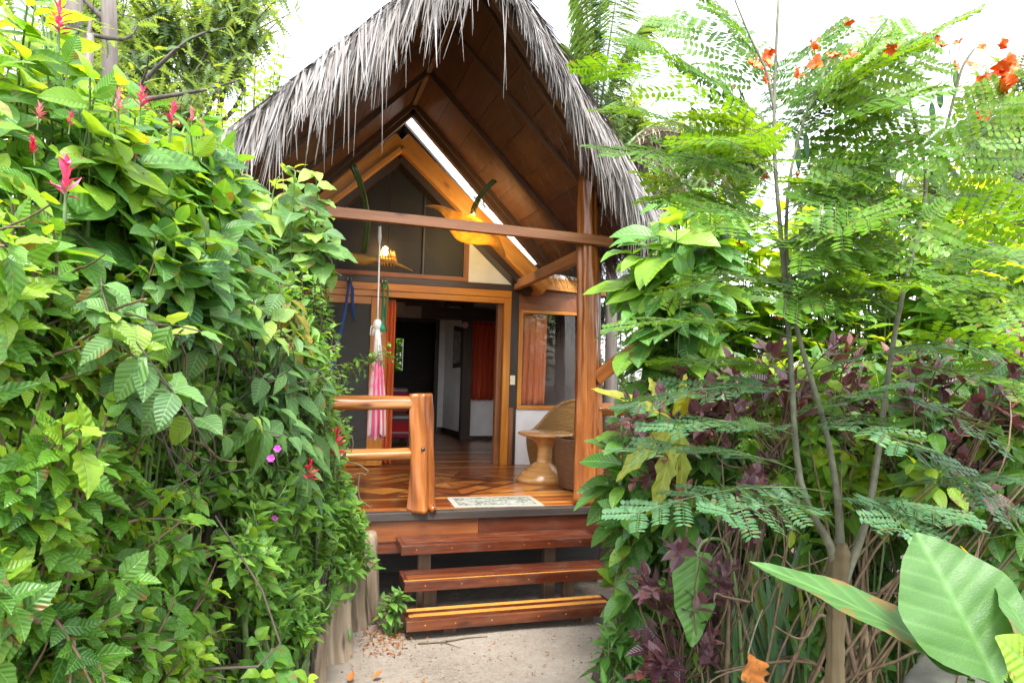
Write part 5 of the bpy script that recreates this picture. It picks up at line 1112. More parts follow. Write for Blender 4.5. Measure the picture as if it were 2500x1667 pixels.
shrub('round_leaf_plant', 'plant with round yellow green leaves at the bottom of the hedge', 'plant', sample([(590, 1440), (700, 1460), (720, 1560), (640, 1600), (560, 1540)], 9, R_(12), lambda x, y: 2.75, .3), [G(640, 1300, 3.0)], dict(shape='ovate', L=.13, W=.10, nodes=4, span=.16, droop=(.6, 1.5), grav=.4, nt=8, ns=4), L_CLOAK, M_STEM, 31, rndf=lambda t, r: r.uniform(.4, .95), rise=.3, out=OUTL*.5)
rp = shrub('red_spike_plant', 'dark leaved plant with red flower spikes by the end of the lower rail', 'plant', sample([(700, 1020), (780, 1000), (800, 1110), (740, 1160), (680, 1120)], 18, R_(13), lambda x, y: dl_(x, y)-.12, .3), bases([740], .5), dict(midk, L=.12, W=.05), L_MID, M_DARKSTEM, 32, rndf=lambda t, r: r.uniform(.2, .7), out=OUTL*.7)
spikes(rp, [(770, 1018, -.22, 62, M_RED), (708, 1078, -.3, 50, M_RED)])
mg = thing('bindweed_flowers', 'tiny magenta flowers peeping out of the hedge', 'flowers', tuple(ad(630, 1040, 3.2)))
rg = R_(14)
for x, y in ((637, 1030), (622, 1052), (630, 1190)):
    p = ad(x, y, dl_(x, y)-.2); lb = LB('obovate', 4, 2, .05, 4)
    for k in range(6): a = k*1.05; lb.add(p, (math.cos(a), -.5, math.sin(a)), (0, -1, .2), .016, .014, .5, .2)
    lb.build('flower', M_MAGENTA, mg)
# bare twigs poking out of the hedge
tw = thing('dry_vine', 'bare curling dry vine tendril hanging beside the lower rail', 'vine', tuple(ad(820, 1080, 4.9)))
s2 = Stems(6); D = 4.85
for pts in (((790, 1058), (822, 1066), (846, 1080), (842, 1090), (826, 1086), (800, 1096), (785, 1110)), ((785, 998), (808, 1000), (812, 1020), (806, 1040)), ((826, 1090), (822, 1120), (826, 1145), (850, 1165), (858, 1170))):
    P = np.array([ad(x, y, D) for x, y in pts]); k = np.linspace(0, len(P)-1, 24); Q = np.stack([np.interp(k, range(len(P)), P[:, i]) for i in range(3)], 1); s2.add(Q, .006, .003)
s2.build('stems', M_BROWNSTEM, tw)
rg = R_(15)
for (x0, y0, x1, y1) in ((-20, 590, 115, 470), (-20, 560, 60, 520), (130, 650, 240, 585), (200, 640, 270, 655), (300, 1040, 330, 980), (20, 1330, 90, 1360), (340, 800, 420, 760), (420, 1010, 560, 1060), (60, 1560, 110, 1470), (250, 720, 330, 690), (120, 780, 150, 700)):
    s2 = Stems(5); d = dl_((x0+x1)/2, y0)-.18; s2.add(wob(np.array([ad(x0+(x1-x0)*f, y0+(y1-y0)*f, d+.1*(1-f)) for f in np.linspace(0, 1, 8)]), rg, .012), .0055*d/2, .002); s2.build('bare_twig', M_BROWNSTEM, hs1)
# airy shrub left of the roof and trees behind
airy = dict(shape='ovate', L=.085, W=.045, nodes=7, span=.5, droop=(.2, .7), grav=.1, nt=5, ns=2)
shrub('airy_shrub', 'airy light green shrub rising between the hedge and the thatched roof', 'shrub', sample([(430, 270), (500, 180), (560, 170), (600, 120), (650, 40), (672, 120), (660, 200), (620, 260), (560, 330), (480, 360), (420, 340)], 70, R_(16), lambda x, y: 6.2, 1.2), [G(500, 784, 6.8), G(600, 784, 6.6)], airy, L_BACK, M_BROWNSTEM, 33, rndf=lambda t, r: r.uniform(.2, .85), rise=.1, wobble=.15)
feath = dict(shape='comb', L=.36, W=.13, nodes=7, span=1.1, droop=(.2, .7), grav=.3, a0=40, a1=80, nt=16, ns=1, upb=1.4, sides=6)
def tree(name, label, cat, poly, n, dep, thick, base, leaf, lm, sm, seed, r=.12, group=None, stub=1.4):
    rg = R_(seed); tips = sample(poly, n, rg, lambda x, y: dep, thick); root = thing(name, label, cat, tuple(base), group)
    lb = LB(leaf['shape'], leaf['nt'], leaf['ns'], .0, seed); st = Stems(7); tr = Stems(12); hp = []
    top = tips.mean(0); b = np.array(base, float); c = np.array([b[0]*.7+top[0]*.3, b[1]*.7+top[1]*.3, max(2.5, top[2]*.62)])
    P = wob(bez(b, (b+c)/2+rg.normal(0, .15, 3), c, 14), rg, .12); tr.add(P, r, r*.6)
    for h in range(max(5, n//10)):
        e = tips[rg.integers(len(tips))]; s0 = P[rg.integers(8, 14)]; e = s0+(e-s0)*.82; q = wob(bez(s0, (s0+e)/2+UPV*.4*rg.random(), e, 10), rg, .15); st.add(q, r*.42, r*.08); hp.append(q[3:])
    hp = np.concatenate(hp)
    for t in tips:
        b0 = hp[np.argmin(np.linalg.norm(hp-t, axis=1))]; q = bez(b0, (b0+t)/2+UPV*.1, t, 7); st.add(q, r*.09, r*.02)
        leafy(lb, q, rg, leaf['L'], leaf['W'], leaf['nodes'], leaf['span'], leaf['a0'], leaf['a1'], leaf['droop'], leaf['grav'], .6, 2, None, None, (.0, .15), upb=leaf['upb'])
    lb.build('crown', lm, root); tr.build('trunk', sm, root); st.build('limbs', sm, root); return root
tree('feathery_tree', 'large feathery tree with grey limbs behind the hedge at the upper left', 'tree', [(120, -80), (690, -80), (680, 30), (640, 90), (560, 130), (510, 220), (420, 260), (330, 240), (230, 190), (140, 120)], 380, 9.5, 3.0, G(330, 784, 12.0), feath, L_FAR, W_TREEBARK, 41, .2)
tree('feathery_tree', 'darker feathery tree lower down behind the pink flowers', 'tree', [(60, 60), (330, 130), (480, 200), (500, 330), (380, 380), (150, 330), (0, 200)], 230, 8.5, 2.5, G(220, 784, 10.5), dict(feath, L=.34, W=.14), L_FAR, W_TREEBARK, 42, .15)
# grey columnar trunks seen between the branches
for k, (x, y0, y1, d, r, lab) in enumerate(((168, -60, 190, 7.6, .12, 'leftmost grey trunk behind the hedge top'), (245, -60, 95, 8.2, .11, 'grey forked trunk behind the feathery branches'), (197, 80, 260, 7.4, .07, 'thin brown trunk between the grey trunks at upper left'))):
    g = G(x+6, 784, d); top = ad(x+rgn.uniform(-6, 10), y0, d); rt = thing('tree', lab, 'tree', tuple(g)); m = MB(); q = wob(bez(g, (g+top)/2, top, 12), R_(60+k), .08); m.tube(q, [r*(1-.03*i) for i in range(12)], 14, .15, 4, k); m.build('trunk', W_TREEBARK, rt, True)
    s2 = Stems(6); lb = LB('comb', 16, 1, 0, 80+k); rg = R_(70+k)
    for j in range(9):
        s0 = q[rg.integers(7, 12)]; e = s0+np.array([rg.normal(0, .7), rg.normal(0, .6), rg.uniform(.2, 1.0)]); br_ = wob(bez(s0, (s0+e)/2+UPV*.1, e, 8), rg, .05); s2.add(br_, r*.35, r*.06); leafy(lb, br_, rg, .3, .12, 6, .7, 40, 80, (.2, .7), .3, upb=1.4)
    lb.build('crown', L_FAR, rt); s2.build('limbs', W_TREEBARK, rt)
# ================================================================== trees behind the roof on the right
def frond(lb, st, p0, p1, p2, n, ll, lw, rg, hang=.9, r=.02, rnd=None):
    p = bez(np.array(p0), np.array(p1), np.array(p2), 16); st.add(p, r, r*.25)
    for k in range(n):
        t = .08+.92*k/n; x = t*15; i = min(int(x), 14); P = p[i]+(p[i+1]-p[i])*(x-i); T = unit(p[i+1]-p[i]); B = unit(np.cross(T, UPV+np.array([.2, .1, 0])))
        for sg in (-1, 1): lb.add(P, unit(T*.5+B*sg*.9-UPV*hang*rg.uniform(.6, 1.2)), unit(T+UPV*.6), ll*(1-.5*abs(t-.45))*rg.uniform(.85, 1.1), lw, rg.uniform(.2, .7), .3, rg.random() if rnd is None else rnd)
def palm(name, label, base, crown, fronds, mat, seed, r=.11, dead=False, n=46, ll=.55, lw=.035):
    root = thing(name, label, 'palm', tuple(base)); m = MB(); q = bez(np.array(base), (np.array(base)+crown)/2+np.array([.1, 0, 0]), np.array(crown), 14); m.tube(q, [r*(1-.03*i) for i in range(14)], 14, .05, 5, seed); m.build('trunk', W_TREEBARK, root, True)
    rg = R_(seed); lb = LB('lance', 5, 2, 0, seed); st = Stems(6)
    for e, lift in fronds: e = np.array(e); frond(lb, st, crown, (np.array(crown)+e)/2+UPV*lift, e, n, ll, lw, rg)
    lb.build('crown', mat, root); st.build('stalks', M_STEM if not dead else M_BROWNSTEM, root); return root
pc = ad(1368, 330, 9.0)
palm('palm', 'palm with one upright frond and drooping grey fronds just right of the roof', G(1362, 784, 9.0), pc, [(ad(1386, -160, 8.8), .02), (ad(1335, -150, 9.2), .05), (ad(1430, -110, 9.3), .05), (ad(1500, 40, 9.6), .7), (ad(1290, 100, 9.8), .6)], L_PALM, 43, .08, n=190, ll=.62, lw=.028)
palm('palm', 'shorter palm with half-dead fronds arching over to the right of the eave', G(1400, 784, 8.4), ad(1400, 400, 8.4), [(ad(1640, 350, 8.2), 1.0), (ad(1690, 470, 8.4), 1.4), (ad(1600, 480, 8.0), .9), (ad(1540, 300, 9), .5), (ad(1520, 470, 8.2), .7)], L_DEADPALM, 44, .09, n=50, ll=.5)
tree('feathery_tree', 'hazy feathery tree behind the palms and the broad leaves, right of the roof', 'tree', [(1380, 210), (1480, 190), (1560, 260), (1760, 240), (1800, 340), (1720, 480), (1420, 480), (1370, 330)], 260, 11, 2.5, G(1560, 784, 12.5), feath, L_FAR, W_TREEBARK, 45, .14)
tree('feathery_tree', 'feathery tree at the far right edge behind the orange flowers', 'tree', [(2190, 220), (2260, 150), (2420, 60), (2520, 80), (2520, 460), (2300, 400), (2220, 330)], 130, 7.5, 2.0, G(2380, 784, 9.2), dict(feath, L=.30, W=.12, span=.8), L_FAR, W_TREEBARK, 46, .12)
tree('feathery_tree', 'pale low feathery tree behind the seed pods', 'tree', [(1850, 330), (2000, 300), (2200, 320), (2260, 420), (2150, 500), (1800, 480)], 130, 10.5, 2.0, G(2050, 784, 12), feath, L_FAR, W_TREEBARK, 47, .12)
# neighbouring thatched hut
hut = thing('thatched_hut', 'neighbouring hut whose pale thatched roof shows at the right edge', 'hut', tuple(G(2480, 784, 8.5)))
hc = G(2560, 784, 8.5); ap = ad(2560, 250, 8.5)[2]; ev = ad(2300, 520, 8.5)[2]; m = MB(); 
m.grid(lambda u, v: (hc[0]+(.15+2.1*v)*math.cos(u*6.283), hc[1]+(.15+2.1*v)*math.sin(u*6.283), ap+(ev-ap)*v), 40, 10, 1, 1, True); rf = m.build('roof', M_THATCHBED, hut, True)
lb = LB('strip', 5, 1, 0, 15)
for k in range(3000):
    a = rgn.random()*6.283; v = rgn.random()**.7; lb.add((hc[0]+(.15+2.1*v)*math.cos(a), hc[1]+(.15+2.1*v)*math.sin(a), ap+(ev-ap)*v+.03), (math.cos(a)+rgn.normal(0, .1), math.sin(a)+rgn.normal(0, .1), (ev-ap)/2.1), (0, 0, 1), rgn.uniform(.3, .6), .03, .3, .2, rgn.uniform(.4, 1))
lb.build('thatch_strips', M_THATCH, rf); m = MB(); m.tube([(hc[0], hc[1], 0), (hc[0], hc[1], ev+.1)], 1.7, 24); m.build('wall', M_PLASTER, hut, True)

# ================================================================== right side: plants by the post
def dr_face(x, y):                   # near face of the planting along the right side of the path
    return 4.35-(x-1330)/1022*1.75 + .15*math.sin(x*.02+y*.013)
OUTR = np.array([-.65, -.55, .2])
ging = dict(shape='elliptic', L=.26, W=.125, nodes=4, span=.30, droop=(.5, 1.2), grav=.45, a0=40, a1=75, nt=9, ns=4, ripple=.02)
def baser(pts): return np.array([[*ad(x, 784, d)[:2], 0] for x, d in pts])
shrub('broad_leaf_shrub', 'broad-leaved green shrub hanging in front of the roof eave beside the porch post', 'shrub', sample([(1420, 590), (1470, 540), (1530, 470), (1640, 430), (1680, 560), (1660, 760), (1560, 800), (1500, 780), (1440, 740)], 34, R_(17), lambda x, y: 3.9, .6), baser([(1520, 4.7), (1600, 4.6)]), dict(ging, L=.30, W=.15, tip=.75), L_GINGER, M_STEM, 51, rndf=hgt(1.6, 3, .2, .5, .25), out=OUTR*.8, rise=.15)
shrub('broad_leaf_shrub', 'broad-leaved plant leaning over the porch post foot and the right end of the steps', 'shrub', sample([(1385, 1010), (1420, 960), (1490, 960), (1550, 1050), (1500, 1130), (1455, 1250), (1445, 1370), (1400, 1340), (1425, 1180), (1410, 1080)], 24, R_(18), lambda x, y: 4.2, .4), baser([(1450, 4.8), (1500, 4.7)]), dict(ging, L=.27, W=.12, tip=.75, nodes=3), L_GINGER, M_STEM, 52, rndf=lambda t, r: r.uniform(.1, .65), out=OUTR*.8, rise=.2)
shrub('broad_leaf_shrub', 'dense deep green shrub under the knee brace right of the post', 'shrub', sample([(1475, 800), (1500, 760), (1600, 780), (1660, 860), (1640, 1000), (1520, 1060), (1440, 980)], 34, R_(19), lambda x, y: 4.5, .6), baser([(1520, 5.0)]), dict(ging, L=.2, W=.09), L_GINGER, M_STEM, 53, rndf=lambda t, r: r.uniform(.0, .45), out=OUTR*.6)
shrub('garden_shrub', 'dim green shrub seen past the porch post behind the right rail', 'shrub', sample([(1375, 690), (1470, 690), (1480, 980), (1375, 980)], 60, R_(87), lambda x, y: 9.3, 1.2), [G(1400, 784, 10.0), G(1460, 784, 9.8)], dict(midk, L=.14, W=.07), L_MID, M_DARKSTEM, 88, rndf=lambda t, r: r.uniform(.0, .6), rise=.1, wobble=.15)
shrub('garden_shrub', 'sunlit green shrub seen through the small window of the back room', 'shrub', sample([(880, 740), (960, 740), (960, 900), (880, 900)], 150, R_(89), lambda x, y: 17.0, .8), [G(920, 784, 17.4)], dict(midk, L=.25, W=.11), L_BACK, M_STEM, 90, rndf=lambda t, r: r.uniform(.0, .6), rise=.1)
# bright broad leaves further back
for k, (poly, n, dep, lab) in enumerate((
    ([(1560, 470), (1700, 430), (1800, 480), (1860, 560), (1850, 800), (1700, 900), (1560, 860)], 105, 4.6, 'bright yellow green broad-leaved shrub behind the grey stem, next to the roof'),
    ([(1800, 500), (1900, 420), (2050, 430), (2120, 500), (2120, 820), (2000, 900), (1840, 860)], 105, 4.4, 'bright broad-leaved shrub behind the middle of the fern-leaved tree'),
    ([(2080, 480), (2200, 380), (2360, 420), (2480, 430), (2480, 860), (2250, 900), (2100, 820)], 105, 4.0, 'bright broad-leaved shrub below the neighbouring hut roof'))):
    shrub('bright_shrub', lab, 'shrub', sample(poly, n, R_(90+k), lambda x, y, d=dep: d, .9), baser([((poly[0][0]+poly[3][0])/2, dep+.6), ((poly[0][0]+poly[3][0])/2+80, dep+.4)]), dict(ging, L=.27, W=.135, droop=(.2, 1.0), grav=.15), L_BACK, M_STEM, 54+k, rndf=lambda t, r: r.uniform(.15, 1.0), out=np.array([0, -.3, .3]), rise=.1, group='bright broad-leaved shrubs')
for k, (poly, n, dep, lab) in enumerate((
    ([(1440, 820), (1700, 780), (1800, 850), (1800, 1200), (1700, 1400), (1500, 1420), (1440, 1200)], 190, 4.4, 'shaded green undergrowth behind the purple leaves near the steps'),
    ([(1780, 780), (2100, 780), (2150, 1100), (2100, 1560), (1800, 1560), (1700, 1300)], 190, 3.9, 'shaded green undergrowth behind the brown stems'),
    ([(2100, 780), (2500, 760), (2520, 1300), (2400, 1580), (2100, 1560), (2120, 1100)], 190, 3.5, 'shaded green undergrowth at the right edge'))):
    shrub('undergrowth_bush', lab, 'bush', sample(poly, n, R_(100+k), lambda x, y, d=dep: d-.0004*(y-800), .8), baser([((poly[0][0]+poly[1][0])/2, dep+.5), ((poly[0][0]+poly[1][0])/2+150, dep+.3)]), dict(ging, L=.19, W=.085, nodes=4, span=.3), L_GINGER, M_DARKSTEM, 60+k, rndf=lambda t, r: r.uniform(.15, .9), out=OUTR*.6, rise=.15, stub=.5, stem=(.006, .002), wobble=.12, group='undergrowth right of the path')
for k, (poly, n, dep, lab) in enumerate((
    ([(1480, 900), (1680, 860), (1740, 1000), (1700, 1250), (1560, 1300), (1480, 1150)], 90, 3.75, 'fresh green leafy plant mixed with the purple leaves nearest the steps'),
    ([(1700, 820), (2060, 820), (2100, 1000), (2050, 1220), (1760, 1240), (1700, 1050)], 110, 3.5, 'fresh green leafy plant among the grey stems in the middle of the right bed'),
    ([(2060, 780), (2420, 760), (2420, 1200), (2200, 1240), (2080, 1050)], 110, 3.05, 'fresh green leafy plant between the slanting tan stems at the right edge'))):
    shrub('filler_plant', lab, 'plant', sample(poly, n, R_(180+k), lambda x, y, d=dep: d, .7), baser([((poly[0][0]+poly[1][0])/2, dep+.5), ((poly[0][0]+poly[1][0])/2+120, dep+.3)]), dict(shape='elliptic', L=.15, W=.072, nodes=4, span=.22, droop=(.2, 1.0), grav=.25, nt=8, ns=4, ripple=.03), L_CLOAK if k != 1 else L_BACK, M_STEM, 190+k, rndf=lambda t, r: r.uniform(.1, .95), out=OUTR*.6, rise=.1, stem=(.005, .002), wobble=.12, stub=.45, group='fresh green plants of the right bed')
# purple shrubs with tan stems
pur = dict(shape='ovate', L=.115, W=.06, nodes=4, span=.12, droop=(-.2, .5), grav=-.05, a0=30, a1=62, nt=7, ns=4, tip=.7)
for k, (poly, n, dep, bs_, lab) in enumerate((
    ([(1430, 900), (1520, 850), (1660, 830), (1700, 930), (1640, 1080), (1560, 1140), (1440, 1130), (1430, 1010)], 44, 3.55, [(1900, 3.8), (1980, 3.7), (1820, 3.9)], 'purple-leaved shrub nearest the porch post'),
    ([(1640, 850), (1760, 780), (1960, 780), (2080, 820), (2060, 920), (1900, 960), (1720, 960)], 40, 3.4, [(1800, 3.9), (1900, 3.8), (2000, 3.7), (1700, 4)], 'purple-leaved shrub behind the grey stems of the fern-leaved tree'),
    ([(2060, 760), (2240, 720), (2460, 680), (2460, 960), (2420, 1240), (2260, 1220), (2120, 1060), (2060, 900)], 50, 2.95, [(1900, 3.5), (2000, 3.4), (1850, 3.5)], 'purple-leaved shrub with long slanting tan stems at the right edge'),
    ([(1470, 1280), (1560, 1240), (1640, 1240), (1760, 1000), (1800, 1100), (1700, 1260), (1660, 1420), (1640, 1560), (1480, 1560), (1450, 1440)], 60, 3.1, [(1640, 3.7), (1700, 3.6), (1850, 3.6)], 'straggly purple-leaved shrub beside the path in the lower middle'))):
    shrub('purple_shrub', lab, 'shrub', sample(poly, n, R_(110+k), lambda x, y, d=dep: d, .6), np.array([[*ad(x, 1000, d)[:2], 0] for x, d in bs_]), pur, L_PURPLE, M_BROWNSTEM, 64+k, rndf=lambda t, r: r.uniform(.0, .85), out=np.array([0, -.15, .3]), rise=.12, stem=(.007, .003), wobble=.14, stub=.55, group='purple-leaved shrubs')
# bare stems of the thicket
tk = thing('stem_thicket', 'thicket of bare tan stems and roots behind the pale trunk', 'thicket', tuple(G(1900, 784, 3.6))); s2 = Stems(7); rg = R_(120)
for k in range(30):
    x0 = rg.uniform(1600, 2150); d = rg.uniform(3.2, 4.0); b = ad(x0, 1000, d); b[2] = 0; x1 = max(1600, x0+rg.normal(60, 160)); e = ad(x1, rg.uniform(1000, 1250), d+rg.normal(0, .2)); c = (b+e)/2+np.array([rg.normal(0, .18), rg.normal(0, .1), rg.normal(-.1, .15)]); s2.add(wob(bez(b, c, e, 12), rg, .04), rg.choice([.005, .007, .009, .012, .02]), .003)
for k in range(8):
    d = rg.uniform(3.0, 3.6); x0 = rg.uniform(1650, 2100); y0 = rg.uniform(1330, 1600); e = ad(max(1640, x0+rg.normal(60, 160)), y0-rg.uniform(-40, 160), d+rg.normal(0, .2)); s0 = ad(x0, y0, d); s2.add(wob(bez(s0, (s0+e)/2+np.array([0, 0, rg.normal(.08, .1)]), e, 12), rg, .05), rg.uniform(.004, .011), .003)
for k in range(11):
    x0 = rg.uniform(1750, 2050); d = 3.1; s0 = ad(x0, 1400, d+.3); s0[2] = .2; e = ad(x0+rg.uniform(250, 600), rg.uniform(820, 1300), d-.1); s2.add(wob(bez(s0, (s0+e)/2+UPV*rg.normal(0, .08), e, 12), rg, .04), rg.uniform(.006, .011), .004)
s2.build('stems', M_BROWNSTEM, tk)
ss = thing('strap_plant', 'clump of long upright strap leaves among the bare stems', 'plant', tuple(G(1760, 784, 3.75))); lb = LB('lance', 10, 2, 0, 16); rg = R_(121)
for k in range(60):
    p = ad(rg.uniform(1640, 1860), 1380, rg.uniform(3.5, 3.9)); p[2] = rg.uniform(.1, .4); lb.add(p, (rg.normal(0, .22), rg.normal(0, .15), 1), (rg.normal(0, .4), -1, .2), rg.uniform(.6, 1.0), rg.uniform(.03, .05), rg.uniform(.1, .8), .3)
lb.build('foliage', L_STRAP, ss)

# ================================================================== the fern-leaved flowering tree
pk = thing('flowering_tree', 'slender fern-leaved tree with a pale trunk and orange flowers at right', 'tree', tuple(G(1925, 1000, 2.75)))
DP = 2.75
def pth(pts, d0=DP, n=22):
    P = np.array([ad(x, y, d) if True else 0 for x, y, d in [(p[0], p[1], p[2] if len(p) > 2 else d0) for p in pts]]); k = np.linspace(0, len(P)-1, n)
    from_ = np.stack([np.interp(k, range(len(P)), P[:, i]) for i in range(3)], 1)
    for _ in range(3): from_[1:-1] = (from_[:-2]+2*from_[1:-1]+from_[2:])/4
    return from_
m = MB(); b = ad(1925, 1560, DP); b0_ = np.array([b[0], b[1], -.05]); tp = [b0_]+[ad(x, y, DP) for x, y in ((1920, 1540), (1921, 1460), (1924, 1380), (1926, 1320), (1930, 1265), (1933, 1245))]
Q_ = np.array(tp); k_ = np.linspace(0, 6, 40); Q_ = np.stack([np.interp(k_, range(7), Q_[:, i]) for i in range(3)], 1); R__ = np.interp(k_, range(7), [.044, .034, .032, .034, .040, .040, .022])*(1+.05*np.sin(k_*9)+.04*np.sin(k_*23+1)); m.tube(Q_, list(R__), 28, .14, 5, 3, rough=.10); m.build('trunk', W_BARK, pk, True)
branches = {
 'a': ([(1927, 1315), (1918, 1262), (1890, 1220), (1840, 1150), (1826, 1060), (1822, 900), (1812, 760), (1800, 620), (1788, 470), (1780, 400), (1772, 260), (1785, 90), (1790, -40)], .015, .005),
 'b': ([(1928, 1310), (1932, 1240), (1925, 1130), (1905, 1010), (1872, 890), (1835, 790), (1815, 690), (1800, 560), (1806, 400), (1850, 250), (1905, 140)], .014, .004),
 'c': ([(1928, 1350), (1950, 1295), (1980, 1250), (2010, 1130), (2020, 1010), (2040, 850), (2060, 720), (2090, 600), (2120, 500), (2140, 400), (2115, 330), (2080, 220), (2070, 120)], .014, .004),
 'd': ([(2140, 400), (2150, 380), (2185, 250), (2210, 150), (2240, 110)], .007, .004),
 'e': ([(1780, 260), (1760, 160), (1720, 80), (1680, -20)], .006, .003),
 'f': ([(1800, 620), (1870, 520), (1980, 440), (2080, 380)], .005, .002)}
for kx, (pts, r0, r1) in branches.items():
    q = pth(pts); rr_ = np.linspace(r0, r1, len(q))
    if kx in 'abc': rr_ = rr_ + .016*np.exp(-np.arange(len(q))/1.6)
    m = MB(); m.tube(q, list(rr_), 14, .05, 4, 5, rough=.04); m.build('branch', M_GREYSTEM, pk, True)
lb = LB('oblong', 3, 2, 0, 17); s2 = Stems(4); lb2 = LB('oblong', 3, 2, 0, 18); rg = R_(130)
# (start, end) of each leaf in photo pixels, depth shift at the tip
lv = [((1780, 330), (1410, 120), -.3), ((1776, 300), (1480, 60), .1), ((1780, 260), (1560, 5), .2), ((1786, 230), (1700, -10), .1), ((1788, 330), (2150, 20), -.2), ((1800, 300), (2010, 40), .3), ((1850, 250), (2180, 60), .1), ((1850, 260), (2100, 130), -.2),
      ((1786, 430), (1460, 330), -.3), ((1784, 400), (1430, 215), .2), ((1800, 420), (2080, 250), -.1), ((1800, 380), (2050, 180), .25), ((1805, 470), (2100, 330), -.3), ((1790, 380), (1900, 150), .3), ((1780, 350), (1620, 120), .35),
      ((1798, 540), (1530, 400), .2), ((1805, 600), (2120, 520), -.3), ((1806, 560), (2080, 420), .3), ((1800, 500), (2000, 350), .1), ((1815, 690), (2100, 640), -.4),
      ((2125, 490), (1900, 400), -.2), ((2130, 470), (2352, 260), -.2), ((2120, 500), (2400, 330), .1), ((2110, 540), (2380, 480), -.3), ((2100, 580), (1880, 560), -.3), ((2090, 610), (2360, 590), -.2), ((2140, 400), (2000, 280), .2), ((2075, 660), (2340, 700), -.3), ((2065, 700), (1850, 680), -.3), ((2130, 440), (1960, 470), -.35), ((2150, 380), (2360, 180), .2), ((1840, 270), (2040, 110), .1), ((1830, 300), (1960, 90), -.25), ((1860, 240), (1990, 200), .3), ((1800, 350), (1640, 250), -.2), ((1790, 300), (1850, 60), .2), ((1840, 290), (2090, 210), -.35), ((1795, 450), (1600, 360), .3), ((1800, 520), (1650, 480), -.4), ((1800, 560), (1960, 500), -.4), ((1790, 400), (1640, 300), -.45), ((1808, 640), (1980, 600), -.2), ((2100, 560), (1960, 600), .2), ((2120, 520), (2260, 420), .3), ((2090, 640), (2220, 640), -.4), ((1800, 480), (2030, 440), .3), ((1790, 460), (1520, 440), .1), ((1800, 640), (1560, 655), -.1), ((1826, 860), (1560, 815), -.1)]
for (s0, e0, dz) in lv:
    d0 = DP; a = ad(*s0, d0); e = ad(*e0, d0+dz); L = np.linalg.norm(e-a); D = unit(e-a+UPV*.18*L); pinnate(lb, s2, a, D, UPV*.9+np.array([rg.normal(0, .35), -rg.choice([.0, .15, .3, .6, 1.3]), 0]), L*1.03, rg, pairs=int(np.clip(L/.056, 5, 10)), pin=.16, nlf=8, lw=.0195, ll=.041, rnd=rg.uniform(.1, .95), droop=.45)
lv2 = [((1826, 900), (1480, 905), -.3), ((1850, 860), (2150, 780), -.3), ((2040, 840), (2352, 880), -.4), ((2035, 900), (2290, 1000), -.3), ((1826, 1000), (1560, 960), -.4), ((1830, 1080), (1480, 1010), -.35), ((1880, 950), (2060, 1000), -.4), ((1905, 1130), (1480, 1150), -.45), ((1920, 1150), (2180, 1170), -.45), ((2010, 1130), (2330, 1080), -.35), ((1900, 1180), (1700, 1160), -.5), ((2000, 1160), (2090, 1200), -.5), ((1830, 780), (1480, 720), -.4), ((2045, 800), (2340, 790), -.35), ((1825, 960), (2000, 880), -.3), ((2030, 1000), (2352, 1180), -.3)]
for (s0, e0, dz) in lv2:
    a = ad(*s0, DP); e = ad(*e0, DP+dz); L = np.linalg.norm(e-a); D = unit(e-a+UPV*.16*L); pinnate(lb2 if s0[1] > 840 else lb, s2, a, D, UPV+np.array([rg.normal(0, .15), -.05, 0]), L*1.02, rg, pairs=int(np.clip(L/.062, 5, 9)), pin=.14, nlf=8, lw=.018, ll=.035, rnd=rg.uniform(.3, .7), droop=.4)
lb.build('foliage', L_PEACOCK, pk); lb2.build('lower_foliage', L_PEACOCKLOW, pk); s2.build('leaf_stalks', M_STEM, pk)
def blossom(x, y, d, sc, seed, n=3):
    rg = R_(seed); lb = LB('obovate', 5, 4, .10, seed); c = ad(x, y, d)
    for j in range(n):
        cc = c+rg.normal(0, .018*sc, 3); ax = unit(rg.normal(0, .5, 3)+np.array([0, -.5, .5])); ref = unit(np.cross(ax, (1, .2, .1))); V = np.cross(ax, ref)
        for k in range(5): a = k*1.257+rg.random(); s_ = ref*math.cos(a)+V*math.sin(a); lb.add(cc, s_*.8+ax*.5, ax, .028*sc, .024*sc, rg.uniform(-.3, .9), .3)
        for k in range(5): lb.add(cc, unit(ax+rg.normal(0, .35, 3)), unit(rg.normal(0, 1, 3)), .04*sc, .0016, .2, 0)
    return lb.build('flower', M_ORANGEFL, pk)
for k, (x, y, sc, n) in enumerate(((2300, 160, 1.6, 4), (2290, 190, 1.5, 3), (2270, 215, 1.3, 2), (2215, 150, 1.1, 2), (2295, 115, 1.0, 2), (2265, 95, .8, 1), (2205, 98, .8, 1), (2180, 110, .9, 1), (2138, 115, 1.0, 1), (2105, 90, 1.0, 1), (2125, 78, .8, 1), (2075, 115, .8, 1), (1745, 145, 1.1, 2), (1740, 185, .8, 1), (1860, 150, 1.0, 2), (1900, 120, .9, 1), (1960, 120, .8, 1), (1850, 110, .9, 1), (2030, 85, .8, 1), (1950, 75, .7, 1), (1780, 110, .7, 1))): blossom(x, y, DP-(.05 if x > 2060 else .38), sc*(1 if x > 2060 else 1.25), 140+k, n)
